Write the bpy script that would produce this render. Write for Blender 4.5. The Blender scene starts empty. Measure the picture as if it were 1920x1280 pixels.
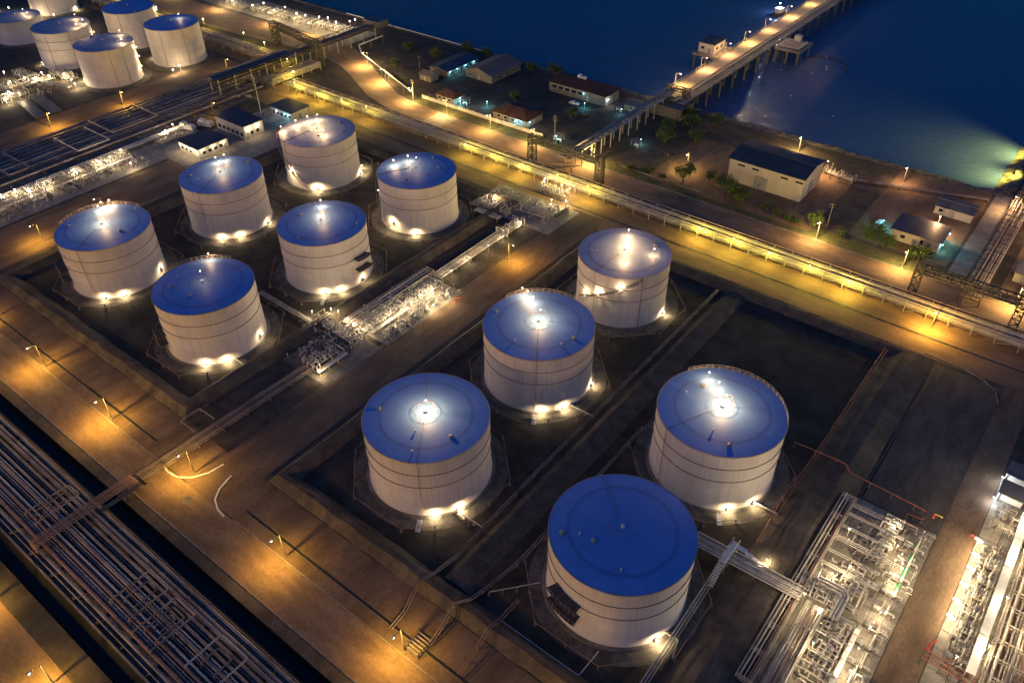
import bpy, math, random
from mathutils import Vector, Matrix
random.seed(7)
R = math.radians
PI = math.pi
scene = bpy.context.scene
C = scene.collection

# ------------------------------------------------------------------ helpers
class MB:
    """collects shapes and links them as ONE mesh object"""
    def __init__(s):
        s.v = []; s.f = []; s.sm = []
    def add(s, vs, fs, smooth=False):
        o = len(s.v)
        s.v.extend([tuple(v) for v in vs])
        for f in fs:
            s.f.append([i + o for i in f]); s.sm.append(smooth)
        return s
    def box(s, x0, x1, y0, y1, z0, z1):
        vs = [(x, y, z) for z in (z0, z1) for y in (y0, y1) for x in (x0, x1)]
        return s.add(vs, [(0, 2, 3, 1), (4, 5, 7, 6), (0, 1, 5, 4), (2, 6, 7, 3), (0, 4, 6, 2), (1, 3, 7, 5)])
    def obox(s, c, size, rz=0, tilt=0, axis='X'):
        m = Matrix.Rotation(rz, 3, 'Z') @ Matrix.Rotation(tilt, 3, axis)
        c = Vector(c); hx, hy, hz = [d / 2 for d in size]
        vs = [c + m @ Vector((x, y, z)) for z in (-hz, hz) for y in (-hy, hy) for x in (-hx, hx)]
        return s.add(vs, [(0, 2, 3, 1), (4, 5, 7, 6), (0, 1, 5, 4), (2, 6, 7, 3), (0, 4, 6, 2), (1, 3, 7, 5)])
    def quad(s, a, b, c, d):
        return s.add([a, b, c, d], [(0, 1, 2, 3)])
    def beam(s, a, b, w, h=None):
        """square bar between two points"""
        h = h or w
        a = Vector(a); b = Vector(b); t = (b - a).normalized()
        up = Vector((0, 0, 1)) if abs(t.z) < .95 else Vector((1, 0, 0))
        u = t.cross(up).normalized() * w / 2; n = u.cross(t).normalized() * h / 2
        vs = [p + su * u + sn * n for p in (a, b) for su, sn in ((-1, -1), (1, -1), (1, 1), (-1, 1))]
        return s.add(vs, [(0, 1, 2, 3), (7, 6, 5, 4), (0, 4, 5, 1), (1, 5, 6, 2), (2, 6, 7, 3), (3, 7, 4, 0)])
    def tube(s, pts, r, n=8, fillet=0.0, cap=True, closed=False):
        P = [Vector(p) for p in pts]
        if fillet:
            Q = []
            m = len(P)
            for i, p in enumerate(P):
                if (i == 0 or i == m - 1) and not closed:
                    Q.append(p); continue
                a = P[i - 1]; b = P[(i + 1) % m]
                d1 = (a - p); d2 = (b - p)
                f = min(fillet, d1.length * .45, d2.length * .45)
                s0 = p + d1.normalized() * f; s1 = p + d2.normalized() * f
                for k in range(5):
                    t = k / 4
                    Q.append(s0 * (1 - t) ** 2 + p * 2 * t * (1 - t) + s1 * t * t)
            P = Q
        m = len(P)
        tg = []
        for i in range(m):
            if closed: d = P[(i + 1) % m] - P[i - 1]
            else: d = P[min(i + 1, m - 1)] - P[max(i - 1, 0)]
            tg.append(d.normalized())
        up = Vector((0, 0, 1)) if abs(tg[0].z) < .9 else Vector((1, 0, 0))
        u = tg[0].cross(up).normalized()
        vs = []
        for i in range(m):
            u = (u - tg[i] * u.dot(tg[i])).normalized()
            w = tg[i].cross(u)
            for k in range(n):
                a = 2 * PI * k / n
                vs.append(P[i] + (u * math.cos(a) + w * math.sin(a)) * r)
        fs = []
        for i in range(m if closed else m - 1):
            j = (i + 1) % m
            for k in range(n):
                k2 = (k + 1) % n
                fs.append((i * n + k, i * n + k2, j * n + k2, j * n + k))
        s.add(vs, fs, True)
        if cap and not closed:
            s.add(vs[:n], [tuple(range(n))]); s.add(vs[-n:], [tuple(reversed(range(n)))])
        return s
    def lathe(s, prof, n=24, c=(0, 0, 0), axis='Z', smooth=True, a0=0, a1=2 * PI):
        full = abs(a1 - a0 - 2 * PI) < 1e-6
        cols = n if full else n + 1
        vs = []; fs = []
        for k in range(cols):
            a = a0 + (a1 - a0) * k / n
            for (r, z) in prof:
                x, y = r * math.cos(a), r * math.sin(a)
                if axis == 'Z': q = (x, y, z)
                elif axis == 'X': q = (z, x, y)
                else: q = (y, z, x)
                vs.append((q[0] + c[0], q[1] + c[1], q[2] + c[2]))
        m = len(prof)
        for k in range(n):
            k2 = (k + 1) % cols
            for i in range(m - 1):
                fs.append((k * m + i, k2 * m + i, k2 * m + i + 1, k * m + i + 1))
        return s.add(vs, fs, smooth)
    def ball(s, c, r, nu=12, nv=8, sz=1):
        prof = [(max(1e-4, r * math.sin(PI * i / nv)), -r * sz * math.cos(PI * i / nv)) for i in range(nv + 1)]
        return s.lathe(prof, nu, c)
    def prism(s, poly, z0, z1):
        n = len(poly)
        vs = [(x, y, z0) for x, y in poly] + [(x, y, z1) for x, y in poly]
        fs = [tuple(reversed(range(n))), tuple(range(n, 2 * n))]
        fs += [(i, (i + 1) % n, n + (i + 1) % n, n + i) for i in range(n)]
        return s.add(vs, fs)
    def build(s, name, mat, parent=None, label=None):
        me = bpy.data.meshes.new(name)
        me.from_pydata(s.v, [], s.f)
        me.polygons.foreach_set('use_smooth', s.sm)
        me.materials.append(mat)
        me.update()
        o = bpy.data.objects.new(name, me)
        C.objects.link(o)
        if parent is not None: o.parent = parent
        if label: o['label'] = label
        return o

def tag(o, label, cat, group=None, kind=None):
    o['label'] = label; o['category'] = cat
    if group: o['group'] = group
    if kind: o['kind'] = kind
    return o

def thing(name, label, cat, loc=(0, 0, 0), rz=0, group=None):
    o = bpy.data.objects.new(name, None); C.objects.link(o)
    o.empty_display_size = .3
    o.location = loc; o.rotation_euler = (0, 0, rz)
    return tag(o, label, cat, group)

def struct(name, mb, mat, kind='structure'):
    o = mb.build(name, mat); o['kind'] = kind
    return o

def copy_tree(o, parent=None):
    c = o.copy(); C.objects.link(c)
    if parent is not None: c.parent = parent
    for ch in o.children: copy_tree(ch, c)
    return c

def dup(root, loc, rz=0, label=None):
    c = copy_tree(root)
    c.location = loc; c.rotation_euler = (0, 0, rz)
    if label: c['label'] = label
    return c

ORD = ['first', 'second', 'third', 'fourth', 'fifth', 'sixth', 'seventh', 'eighth', 'ninth', 'tenth', 'eleventh', 'twelfth', 'thirteenth', 'fourteenth', 'fifteenth', 'sixteenth', 'seventeenth', 'eighteenth', 'nineteenth', 'twentieth', 'twenty-first', 'twenty-second', 'twenty-third', 'twenty-fourth', 'twenty-fifth']

# ------------------------------------------------------------------ materials
def new_mat(name):
    m = bpy.data.materials.new(name); m.use_nodes = True
    nt = m.node_tree; b = nt.nodes['Principled BSDF']
    return m, nt, b

def noise_mat(name, ca, cb, scale=.3, detail=8, rough=.85, metal=0.0, bump=.0, bscale=None,
              stain=None, stain_scale=.05, stain_amt=.6, stretch=(1, 1, 1), lo=.38, hi=.62, spec=.3, coord='Object', slabs=0):
    m, nt, b = new_mat(name)
    N = nt.nodes.new; L = nt.links.new
    if coord == 'Object': tc = N('ShaderNodeTexCoord').outputs['Object']
    else: tc = N('ShaderNodeNewGeometry').outputs['Position']
    mp = N('ShaderNodeMapping'); mp.inputs['Scale'].default_value = stretch; L(tc, mp.inputs['Vector'])
    n1 = N('ShaderNodeTexNoise'); n1.inputs['Scale'].default_value = scale; n1.inputs['Detail'].default_value = detail; n1.inputs['Roughness'].default_value = .65
    L(mp.outputs['Vector'], n1.inputs['Vector'])
    r1 = N('ShaderNodeMapRange'); r1.inputs[1].default_value = lo; r1.inputs[2].default_value = hi; L(n1.outputs['Fac'], r1.inputs[0])
    mx = N('ShaderNodeMix'); mx.data_type = 'RGBA'; mx.inputs[6].default_value = (*ca, 1); mx.inputs[7].default_value = (*cb, 1)
    L(r1.outputs[0], mx.inputs[0]); col = mx.outputs[2]
    if stain:
        n2 = N('ShaderNodeTexNoise'); n2.inputs['Scale'].default_value = stain_scale; n2.inputs['Detail'].default_value = 5; n2.inputs['Roughness'].default_value = .6
        L(mp.outputs['Vector'], n2.inputs['Vector'])
        r2 = N('ShaderNodeMapRange'); r2.inputs[1].default_value = .5; r2.inputs[2].default_value = .68; r2.inputs[4].default_value = stain_amt; L(n2.outputs['Fac'], r2.inputs[0])
        m2 = N('ShaderNodeMix'); m2.data_type = 'RGBA'; m2.inputs[7].default_value = (*stain, 1)
        L(r2.outputs[0], m2.inputs[0]); L(col, m2.inputs[6]); col = m2.outputs[2]
    if coord == 'P':   # fine grain, and joints where the surface is cast in slabs
        n4 = N('ShaderNodeTexNoise'); n4.inputs['Scale'].default_value = 2.6; n4.inputs['Detail'].default_value = 9; n4.inputs['Roughness'].default_value = .75
        L(mp.outputs['Vector'], n4.inputs['Vector'])
        r4 = N('ShaderNodeMapRange'); r4.inputs[1].default_value = .3; r4.inputs[2].default_value = .7; r4.inputs[3].default_value = .68; r4.inputs[4].default_value = 1.3; L(n4.outputs['Fac'], r4.inputs[0])
        m4 = N('ShaderNodeMix'); m4.data_type = 'RGBA'; m4.blend_type = 'MULTIPLY'; m4.inputs[0].default_value = 1; L(col, m4.inputs[6]); L(r4.outputs[0], m4.inputs[7]); col = m4.outputs[2]
    if slabs:
        b5 = N('ShaderNodeTexBrick'); b5.offset = .0; b5.inputs['Scale'].default_value = 1; b5.inputs['Brick Width'].default_value = slabs; b5.inputs['Row Height'].default_value = slabs * .8; b5.inputs['Mortar Size'].default_value = .06
        b5.inputs['Color1'].default_value = (1, 1, 1, 1); b5.inputs['Color2'].default_value = (.86, .86, .86, 1); b5.inputs['Mortar'].default_value = (.42, .40, .38, 1)
        L(tc, b5.inputs['Vector'])
        m5 = N('ShaderNodeMix'); m5.data_type = 'RGBA'; m5.blend_type = 'MULTIPLY'; m5.inputs[0].default_value = 1; L(col, m5.inputs[6]); L(b5.outputs['Color'], m5.inputs[7]); col = m5.outputs[2]
    L(col, b.inputs['Base Color'])
    b.inputs['Roughness'].default_value = rough; b.inputs['Metallic'].default_value = metal
    b.inputs['Specular IOR Level'].default_value = spec
    if bump:
        n3 = N('ShaderNodeTexNoise'); n3.inputs['Scale'].default_value = bscale or scale * 6; n3.inputs['Detail'].default_value = 6
        L(mp.outputs['Vector'], n3.inputs['Vector'])
        bp = N('ShaderNodeBump'); bp.inputs['Strength'].default_value = bump; bp.inputs['Distance'].default_value = .15
        L(n3.outputs['Fac'], bp.inputs['Height']); L(bp.outputs['Normal'], b.inputs['Normal'])
    return m

def emit_mat(name, col, strength):
    m, nt, b = new_mat(name)
    b.inputs['Base Color'].default_value = (.8, .8, .8, 1)
    b.inputs['Emission Color'].default_value = (*col, 1)
    b.inputs['Emission Strength'].default_value = strength
    m.cycles.emission_sampling = 'NONE'
    return m

M = {}
M['soil'] = noise_mat('soil', (.045, .036, .029), (.088, .070, .053), .22, 10, .95, bump=.5, bscale=1.5, stain=(.035, .042, .026), stain_scale=.04, stain_amt=.7, coord='P')
M['bund_floor'] = noise_mat('bund_floor', (.036, .028, .020), (.080, .064, .046), .16, 11, .95, bump=.5, bscale=2.0, stain=(.03, .03, .026), stain_scale=.06, stain_amt=.75, coord='P')
M['gravel'] = noise_mat('pad_gravel', (.085, .074, .057), (.17, .15, .118), .5, 11, .95, bump=.6, bscale=4, stain=(.06, .052, .04), stain_scale=.13, stain_amt=.7, coord='P')
M['berm'] = noise_mat('berm_earth', (.075, .058, .041), (.135, .107, .077), .3, 10, .95, bump=.5, bscale=2, stain=(.05, .048, .035), stain_scale=.1, stain_amt=.6, coord='P')
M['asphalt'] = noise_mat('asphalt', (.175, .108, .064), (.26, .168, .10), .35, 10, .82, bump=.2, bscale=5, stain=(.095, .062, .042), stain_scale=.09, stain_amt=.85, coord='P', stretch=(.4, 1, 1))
M['grey_road'] = noise_mat('grey_road', (.078, .060, .044), (.135, .107, .080), .35, 10, .85, bump=.2, bscale=5, stain=(.065, .057, .05), stain_scale=.1, stain_amt=.8, coord='P', stretch=(1, .3, 1))
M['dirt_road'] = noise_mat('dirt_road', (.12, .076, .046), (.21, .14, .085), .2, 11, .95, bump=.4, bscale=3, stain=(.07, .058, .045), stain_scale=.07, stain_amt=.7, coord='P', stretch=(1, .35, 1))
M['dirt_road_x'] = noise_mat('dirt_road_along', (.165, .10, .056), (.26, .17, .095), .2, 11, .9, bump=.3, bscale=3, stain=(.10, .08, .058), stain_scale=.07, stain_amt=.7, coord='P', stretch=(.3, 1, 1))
M['concrete'] = noise_mat('concrete', (.215, .19, .155), (.31, .28, .235), .4, 10, .85, bump=.2, bscale=4, stain=(.17, .15, .125), stain_scale=.12, stain_amt=.75, coord='P', slabs=5)
M['old_concrete'] = noise_mat('old_concrete', (.14, .12, .10), (.22, .19, .155), .35, 10, .9, bump=.3, bscale=4, stain=(.09, .075, .06), stain_scale=.1, stain_amt=.7, coord='P', slabs=6)
M['canal'] = noise_mat('canal_bed', (.012, .011, .010), (.022, .02, .018), .3, 6, .6, coord='P')
M['grass'] = noise_mat('verge_grass', (.05, .055, .022), (.10, .095, .04), .6, 10, .95, bump=.8, bscale=5, stain=(.11, .085, .05), stain_scale=.15, stain_amt=.7, coord='P')
M['shore'] = noise_mat('shore_rock', (.05, .045, .04), (.16, .14, .115), .6, 10, .95, bump=1.0, bscale=1.2, coord='P')
M['white_steel'] = noise_mat('white_steel', (.62, .60, .56), (.72, .70, .66), .8, 6, .5)
M['pipe'] = noise_mat('pipe_steel', (.40, .365, .315), (.54, .50, .44), .7, 6, .5, metal=.0, stain=(.22, .19, .16), stain_scale=.5, stain_amt=.5)
M['dark_pipe'] = noise_mat('dark_pipe', (.20, .155, .135), (.34, .28, .245), .12, 8, .42, metal=.0, stain=(.07, .05, .045), stain_scale=.3, stain_amt=.7)
M['rust_pipe'] = noise_mat('rust_pipe', (.24, .14, .115), (.34, .22, .18), .4, 8, .6, metal=.0, stain=(.18, .10, .07), stain_scale=.4)
M['red_pipe'] = noise_mat('red_pipe', (.27, .085, .055), (.36, .12, .08), .6, 6, .5, stain=(.25, .05, .04), stain_scale=.5)
M['rack_steel'] = noise_mat('rack_steel', (.36, .33, .27), (.46, .43, .35), .8, 6, .6, stain=(.2, .17, .13), stain_scale=.5)
M['dark_steel'] = noise_mat('dark_steel', (.055, .050, .045), (.085, .078, .07), .8, 6, .6)
M['machine'] = noise_mat('machine_paint', (.25, .25, .24), (.34, .34, .32), 1.2, 5, .5, stain=(.12, .11, .10), stain_scale=1, stain_amt=.6)
M['pole'] = noise_mat('pole_steel', (.13, .125, .115), (.19, .18, .165), .8, 5, .6)
M['red'] = noise_mat('red_paint', (.55, .03, .02), (.62, .05, .03), 1.5, 4, .45)
M['yellow'] = noise_mat('yellow_paint', (.70, .50, .05), (.75, .56, .08), 1.5, 4, .5)
M['green'] = noise_mat('green_paint', (.02, .17, .06), (.035, .24, .09), .6, 8, .8, coord='P')
M['white_wall'] = noise_mat('white_wall', (.46, .43, .385), (.56, .53, .47), .25, 8, .8, stain=(.45, .41, .36), stain_scale=.2, stain_amt=.5)
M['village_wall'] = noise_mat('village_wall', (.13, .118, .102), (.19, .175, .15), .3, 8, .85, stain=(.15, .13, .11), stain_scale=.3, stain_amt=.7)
M['beige_wall'] = noise_mat('beige_wall', (.45, .39, .31), (.52, .46, .37), .2, 8, .8, stain=(.36, .31, .25), stain_scale=.15, stain_amt=.5, stretch=(1, 1, .3))
M['dark_roof'] = noise_mat('dark_roof', (.045, .047, .055), (.07, .072, .08), .3, 8, .6, stretch=(1, .2, 1))
M['grey_roof'] = noise_mat('grey_roof', (.10, .095, .095), (.15, .14, .14), .3, 8, .6, stretch=(1, .2, 1))
M['red_roof'] = noise_mat('red_roof', (.045, .022, .017), (.075, .034, .026), .5, 8, .8)
M['blue_roof'] = noise_mat('blue_roof', (.03, .05, .085), (.045, .07, .115), .5, 8, .55)
M['glass'] = noise_mat('dark_glass', (.02, .024, .03), (.03, .034, .04), .5, 3, .12, spec=.6)
M['wood'] = noise_mat('bark', (.06, .045, .03), (.10, .08, .055), 3, 6, .95)
M['leaf'] = noise_mat('leaf', (.035, .065, .016), (.085, .12, .032), .9, 6, .7)
M['jetty'] = noise_mat('jetty_deck', (.24, .20, .155), (.36, .31, .245), .3, 10, .85, bump=.2, bscale=3, stain=(.15, .125, .10), stain_scale=.09, stain_amt=.7, coord='P')
M['hull'] = noise_mat('hull_paint', (.05, .05, .06), (.08, .08, .09), .5, 5, .5)
M['rubber'] = noise_mat('rubber', (.012, .012, .013), (.02, .02, .02), 1, 4, .6)
W_ = (1.0, .80, .52)
LAMPC = {'roof': (1.0, .585, .235), 'white': (1.0, .765, .43), 'sodium': (1.0, .57, .085), 'yellow': (1.0, .76, .10), 'cyan': (.22, .80, 1.0), 'peach': (1.0, .57, .25), 'road': (1.0, .66, .22), 'cool': (.75, .85, 1.0)}
LM = {k: emit_mat('lamp_glow_' + k, [min(1, c * .55 + .45) for c in v], 9.0) for k, v in LAMPC.items()}
# ------------------------------------------------------------------ camera
cam = bpy.data.cameras.new('camera'); camo = bpy.data.objects.new('camera', cam); C.objects.link(camo)
cam.lens = 28.165; cam.sensor_width = 36; cam.sensor_fit = 'HORIZONTAL'; cam.clip_start = 1; cam.clip_end = 12000
mt = Matrix.Rotation(R(38.4), 4, 'Z') @ Matrix.Rotation(R(90 - 39.2177), 4, 'X') @ Matrix.Rotation(R(-.44), 4, 'Z')
camo.matrix_world = Matrix.Translation((0, 0, 130)) @ mt
scene.camera = camo

# ------------------------------------------------------------------ dusk sky, afterglow
SUN_EL, SUN_AZ = R(8), R(196)     # low afterglow; azimuth clockwise from +Y
w = bpy.data.worlds.new('World'); scene.world = w; w.use_nodes = True
nt = w.node_tree; bg = nt.nodes['Background']
sky = nt.nodes.new('ShaderNodeTexSky'); sky.sky_type = 'NISHITA'; sky.sun_disc = False
sky.sun_elevation = R(1.0); sky.sun_rotation = SUN_AZ
sky.air_density = 1.0; sky.dust_density = .3; sky.ozone_density = 4.0
tint = nt.nodes.new('ShaderNodeMix'); tint.data_type = 'RGBA'; tint.blend_type = 'MULTIPLY'; tint.inputs[0].default_value = 1
tint.inputs[7].default_value = (.25, 4.25, 6.1, 1)
# the zenith of a dusk sky is its brightest blue, the horizon haze is dull
tcw = nt.nodes.new('ShaderNodeTexCoord'); sx = nt.nodes.new('ShaderNodeSeparateXYZ'); nt.links.new(tcw.outputs['Generated'], sx.inputs[0])
ramp = nt.nodes.new('ShaderNodeMapRange'); ramp.inputs[3].default_value = .46; ramp.inputs[4].default_value = 1.3; nt.links.new(sx.outputs['Z'], ramp.inputs[0])
sc_ = nt.nodes.new('ShaderNodeMix'); sc_.data_type = 'RGBA'; sc_.blend_type = 'MULTIPLY'; sc_.inputs[0].default_value = 1
nt.links.new(sky.outputs[0], tint.inputs[6]); nt.links.new(tint.outputs[2], sc_.inputs[6]); nt.links.new(ramp.outputs[0], sc_.inputs[7]); nt.links.new(sc_.outputs[2], bg.inputs['Color'])
bg.inputs['Strength'].default_value = .08
sl = bpy.data.lights.new('afterglow', 'SUN'); sl.energy = .66; sl.angle = R(50); sl.color = (1.0, .50, .25)
so = bpy.data.objects.new('afterglow', sl); C.objects.link(so)
so.rotation_euler = (R(90) - SUN_EL, 0, PI - SUN_AZ)

scene.render.engine = 'CYCLES'
scene.cycles.use_denoising = True
scene.cycles.max_bounces = 5; scene.cycles.diffuse_bounces = 3; scene.cycles.glossy_bounces = 3; scene.cycles.transmission_bounces = 2
scene.cycles.sample_clamp_indirect = 3.0; scene.cycles.sample_clamp_direct = 0
scene.cycles.use_light_tree = True
scene.cycles.caustics_reflective = False; scene.cycles.caustics_refractive = False
vs_ = scene.view_settings; vs_.view_transform = 'Standard'; vs_.look = 'None'; vs_.gamma = 1; vs_.exposure = 0.0

# ------------------------------------------------------------------ ground, canals, sea, shore
m = MB()
XL, XR = -1600, 700
for (x0, x1, y0, y1) in ((XL, XR, -400, 11.8), (XL, XR, 15, 31.2), (XL, XR, 34.6, 283.5), (-18, XR, 283.5, 900)):
    m.quad((x0, y0, 0), (x1, y0, 0), (x1, y1, 0), (x0, y1, 0))
struct('ground', m, M['soil'])
def canal(y0, y1):
    m = MB()
    z = -1.7
    m.quad((XL, y0 + .5, z), (XR, y0 + .5, z), (XR, y1 - .5, z), (XL, y1 - .5, z))
    m.quad((XL, y0, .004), (XR, y0, .004), (XR, y0 + .5, z), (XL, y0 + .5, z))
    m.quad((XL, y1 - .5, z), (XR, y1 - .5, z), (XR, y1, .004), (XL, y1, .004))
    struct('canal', m, M['canal'])
canal(11.8, 15); canal(31.2, 34.6)

def sea_mat():
    m, nt, b = new_mat('sea_water')
    N = nt.nodes.new; L = nt.links.new
    geo = N('ShaderNodeNewGeometry')
    mp = N('ShaderNodeMapping'); mp.inputs['Rotation'].default_value = (0, 0, R(25)); mp.inputs['Scale'].default_value = (.55, 1.3, 1); L(geo.outputs['Position'], mp.inputs['Vector'])
    n1 = N('ShaderNodeTexNoise'); n1.inputs['Scale'].default_value = .30; n1.inputs['Detail'].default_value = 8; n1.inputs['Roughness'].default_value = .68; L(mp.outputs[0], n1.inputs['Vector'])
    n2 = N('ShaderNodeTexNoise'); n2.inputs['Scale'].default_value = .03; n2.inputs['Detail'].default_value = 3; L(geo.outputs['Position'], n2.inputs['Vector'])
    bp = N('ShaderNodeBump'); bp.inputs['Strength'].default_value = .8; bp.inputs['Distance'].default_value = .9; L(n1.outputs['Fac'], bp.inputs['Height']); L(bp.outputs[0], b.inputs['Normal'])
    mx = N('ShaderNodeMix'); mx.data_type = 'RGBA'; mx.inputs[6].default_value = (.034, .060, .18, 1); mx.inputs[7].default_value = (.050, .074, .185, 1)
    L(n2.outputs['Fac'], mx.inputs[0]); L(mx.outputs[2], b.inputs['Base Color'])
    b.inputs['Roughness'].default_value = .10; b.inputs['IOR'].default_value = 1.33
    return m
m = MB(); m.quad((-6000, 280, -2.2), (6000, 280, -2.2), (6000, 9000, -2.2), (-6000, 9000, -2.2))
struct('sea', m, sea_mat())
# rocky bank along the shore, an uneven strip of stones that drops into the water
def bank(pts, inward, name='shore_bank'):
    rs = random.Random(3)
    m = MB(); vs = []; fs = []
    P = []
    for (a, b) in zip(pts[:-1], pts[1:]):
        d = math.hypot(b[0] - a[0], b[1] - a[1]); n = max(1, int(d / 2.2))
        for k in range(n): P.append((a[0] + (b[0] - a[0]) * k / n, a[1] + (b[1] - a[1]) * k / n))
    P.append(pts[-1])
    prof = [(-2.6, .004), (-1.2, .35), (.6, .1), (2.0, -1.0), (3.6, -2.0), (5.2, -3.0)]
    for (x, y) in P:
        for k, (o, z) in enumerate(prof):
            j = 0 if k in (0,) else .55
            vs.append((x + inward[0] * o + rs.uniform(-j, j), y + inward[1] * o + rs.uniform(-j, j) * 1.4, z + rs.uniform(-j, j) * .5))
    n = len(prof)
    for i in range(len(P) - 1):
        for k in range(n - 1): fs.append((i * n + k, (i + 1) * n + k, (i + 1) * n + k + 1, i * n + k + 1))
    m.add(vs, fs)
    struct(name, m, M['shore'])
bank([(-1000, 283.5), (-18, 283.5)], (0, 1))
bank([(-18, 283.5), (-18, 700)], (-1, 0))

# ------------------------------------------------------------------ sheets laid on the ground
def sheet(name, x0, x1, y0, y1, mat, z=.02, kind='structure'):
    m = MB(); m.quad((x0, y0, z), (x1, y0, z), (x1, y1, z), (x0, y1, z))
    return struct(name, m, M[mat], kind)
def strip(name, left, right, mat, z):
    m = MB()
    for i in range(len(left) - 1):
        m.quad((*left[i], z), (*left[i + 1], z), (*right[i + 1], z), (*right[i], z))
    return struct(name, m, M[mat])
sheet('bund_floor', -228, -146, 61, 178, 'bund_floor', .008)
sheet('bund_floor', -106, -23, 61, 179, 'bund_floor', .008)
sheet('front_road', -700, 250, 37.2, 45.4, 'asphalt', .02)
sheet('road_verge', -700, 250, 34.6, 36.9, 'berm', .012)
sheet('road_verge', -700, 250, 45.7, 56.2, 'dirt_road', .012)
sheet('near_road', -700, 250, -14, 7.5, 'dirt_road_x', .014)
sheet('pipe_corridor_bed', -700, 250, 15.3, 30.8, 'old_concrete', .014)
sheet('middle_road', -124.5, -112.5, 45.4, 190, 'dirt_road', .028)
sheet('manifold_bed', -141, -124.8, 60, 190, 'soil', .012)
sheet('manifold_slab', -139.5, -123, 104, 133.5, 'concrete', .034)
sheet('manifold_slab', -140, -123.5, 84, 102.5, 'old_concrete', .034)
sheet('manifold_slab', -154, -122, 172, 189, 'concrete', .034)
sheet('rack_road', -292, 200, 183.5, 207.2, 'dirt_road_x', .018)
sheet('west_road', -259, -237, 56.4, 183.3, 'dirt_road', .018)
sheet('manifold_slab', -280, -260.5, 60, 152, 'concrete', .034)
sheet('west_corridor_bed', -312, -281, 40, 200, 'old_concrete', .014)
sheet('far_west_road', -330, -313, 60, 205, 'dirt_road', .018)
sheet('yard_slab', -268, -236, 131, 190, 'concrete', .030)
L_ = [(-700, 226), (-430, 226), (-352, 229), (-322, 233), (-297, 235), (-280, 231), (-268, 226), (-255, 219.5), (-244.5, 214.3), (-230, 210.3), (-201, 209), (-155, 209), (200, 209)]
R__ = [(-700, 247), (-430, 247), (-352, 249), (-322, 251), (-292, 250.5), (-277, 244), (-264, 236.6), (-250, 229.6), (-236, 223), (-226, 220.6), (-199, 219.5), (-155, 219.2), (200, 219.2)]
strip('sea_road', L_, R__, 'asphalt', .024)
sheet('road_verge', -226, 30, 219.6, 226, 'grass', .012)
sheet('crossing_patch', -210, -200, 209.2, 219.2, 'concrete', .03)
sheet('waterfront_slab', -420, -296, 251.5, 271, 'concrete', .02)
sheet('west_rack_bed', -500, -292, 207.5, 225, 'dirt_road_x', .018)
sheet('yard_dirt', -118, -60, 222.5, 262, 'dirt_road', .02)
sheet('yard_dirt', -50, -21, 228, 282, 'dirt_road', .022)
sheet('wharf_road', -20, -13.5, 226, 283, 'concrete', .026)
sheet('wharf_slab', -6, 40, 222, 300, 'dirt_road_x', .022)
sheet('process_road', 4.8, 11, 40, 184, 'dirt_road', .024)
sheet('process_slab', -12, 4.6, 72, 128.5, 'concrete', .02)
sheet('process_slab', 11.2, 60, 40, 152, 'concrete', .02)
sheet('painted_strip', 2.0, 2.9, 111.2, 124.8, 'green', .03)
sheet('process_yard', -10.5, 4.7, 129, 182, 'grey_road', .016)
# slab joints: narrow sunk lines of tar
m = MB()
for k in range(14):
    y = 90.8 + 4.25 * k
    m.quad((11.3, y, .026), (14.6, y, .026), (14.6, y + .13, .026), (11.3, y + .13, .026))
    if y < 128: m.quad((-2, y + .8, .026), (4.5, y + .8, .026), (4.5, y + .93, .026), (-2, y + .93, .026))
m.quad((14.6, 60, .026), (14.75, 60, .026), (14.75, 150, .026), (14.6, 150, .026))
struct('slab_joints', m, M['soil'])
# kerbs
def kerb(name, pts, w=.25, h=.14, mat='concrete'):
    m = MB()
    for a, b in zip(pts[:-1], pts[1:]): m.beam((*a, h / 2), (*b, h / 2), w, h)
    return struct(name, m, M[mat])
kerb('kerb', [(-700, 45.55), (-134, 45.55)]); kerb('kerb', [(-108, 45.55), (250, 45.55)])
kerb('kerb', [(-700, 37.05), (250, 37.05)])
def drain(pts, w=.55):
    m = MB(); e = MB()
    for a, b in zip(pts[:-1], pts[1:]):
        a = Vector((*a, 0)); b = Vector((*b, 0)); n = Vector((-(b - a).y, (b - a).x, 0)).normalized() * w / 2
        z = Vector((0, 0, .044)); m.quad(a - n + z, b - n + z, b + n + z, a + n + z)
        for sg in (-1, 1): e.beam(a + n * sg * 1.25 + Vector((0, 0, .04)), b + n * sg * 1.25 + Vector((0, 0, .04)), .14, .1)
    struct('drain', m, M['canal']); struct('drain_edge', e, M['old_concrete'])
drain([(-700, 48.6), (-140, 48.6)]); drain([(-108, 48.6), (250, 48.6)]); drain([(-111.9, 58), (-111.9, 183)]); drain([(-236, 58), (-236, 182)]); drain([(-230, 191.5), (60, 191.5)]); drain([(-10.4, 129.5), (-10.4, 182)])
def arc(cx, cy, r, a0, a1, n=10): return [(cx + r * math.cos(R(a0 + (a1 - a0) * k / n)), cy + r * math.sin(R(a0 + (a1 - a0) * k / n))) for k in range(n + 1)]
kerb('kerb', [(-132.5, 45.3), (-130, 44.8), (-127, 45.2), (-124.5, 47), (-122.8, 50), (-122.3, 53.5)], .35, .18, 'white_steel')
kerb('kerb', [(-118.3, 52.5), (-117.3, 48.8), (-115.6, 46.4), (-113, 45.2), (-110.5, 44.9)], .35, .18, 'white_steel')
kerb('kerb', [(a, b) for a, b in zip([p[0] for p in L_[1:]], [p[1] for p in L_[1:]])], .3, .14)
kerb('kerb', [(a, b) for a, b in zip([p[0] for p in R__[1:]], [p[1] for p in R__[1:]])], .3, .14)
kerb('kerb', [(-14, 184.5), (-6, 184.2), (0, 182.8), (3.5, 180), (4.9, 176)], .3, .16)
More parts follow.
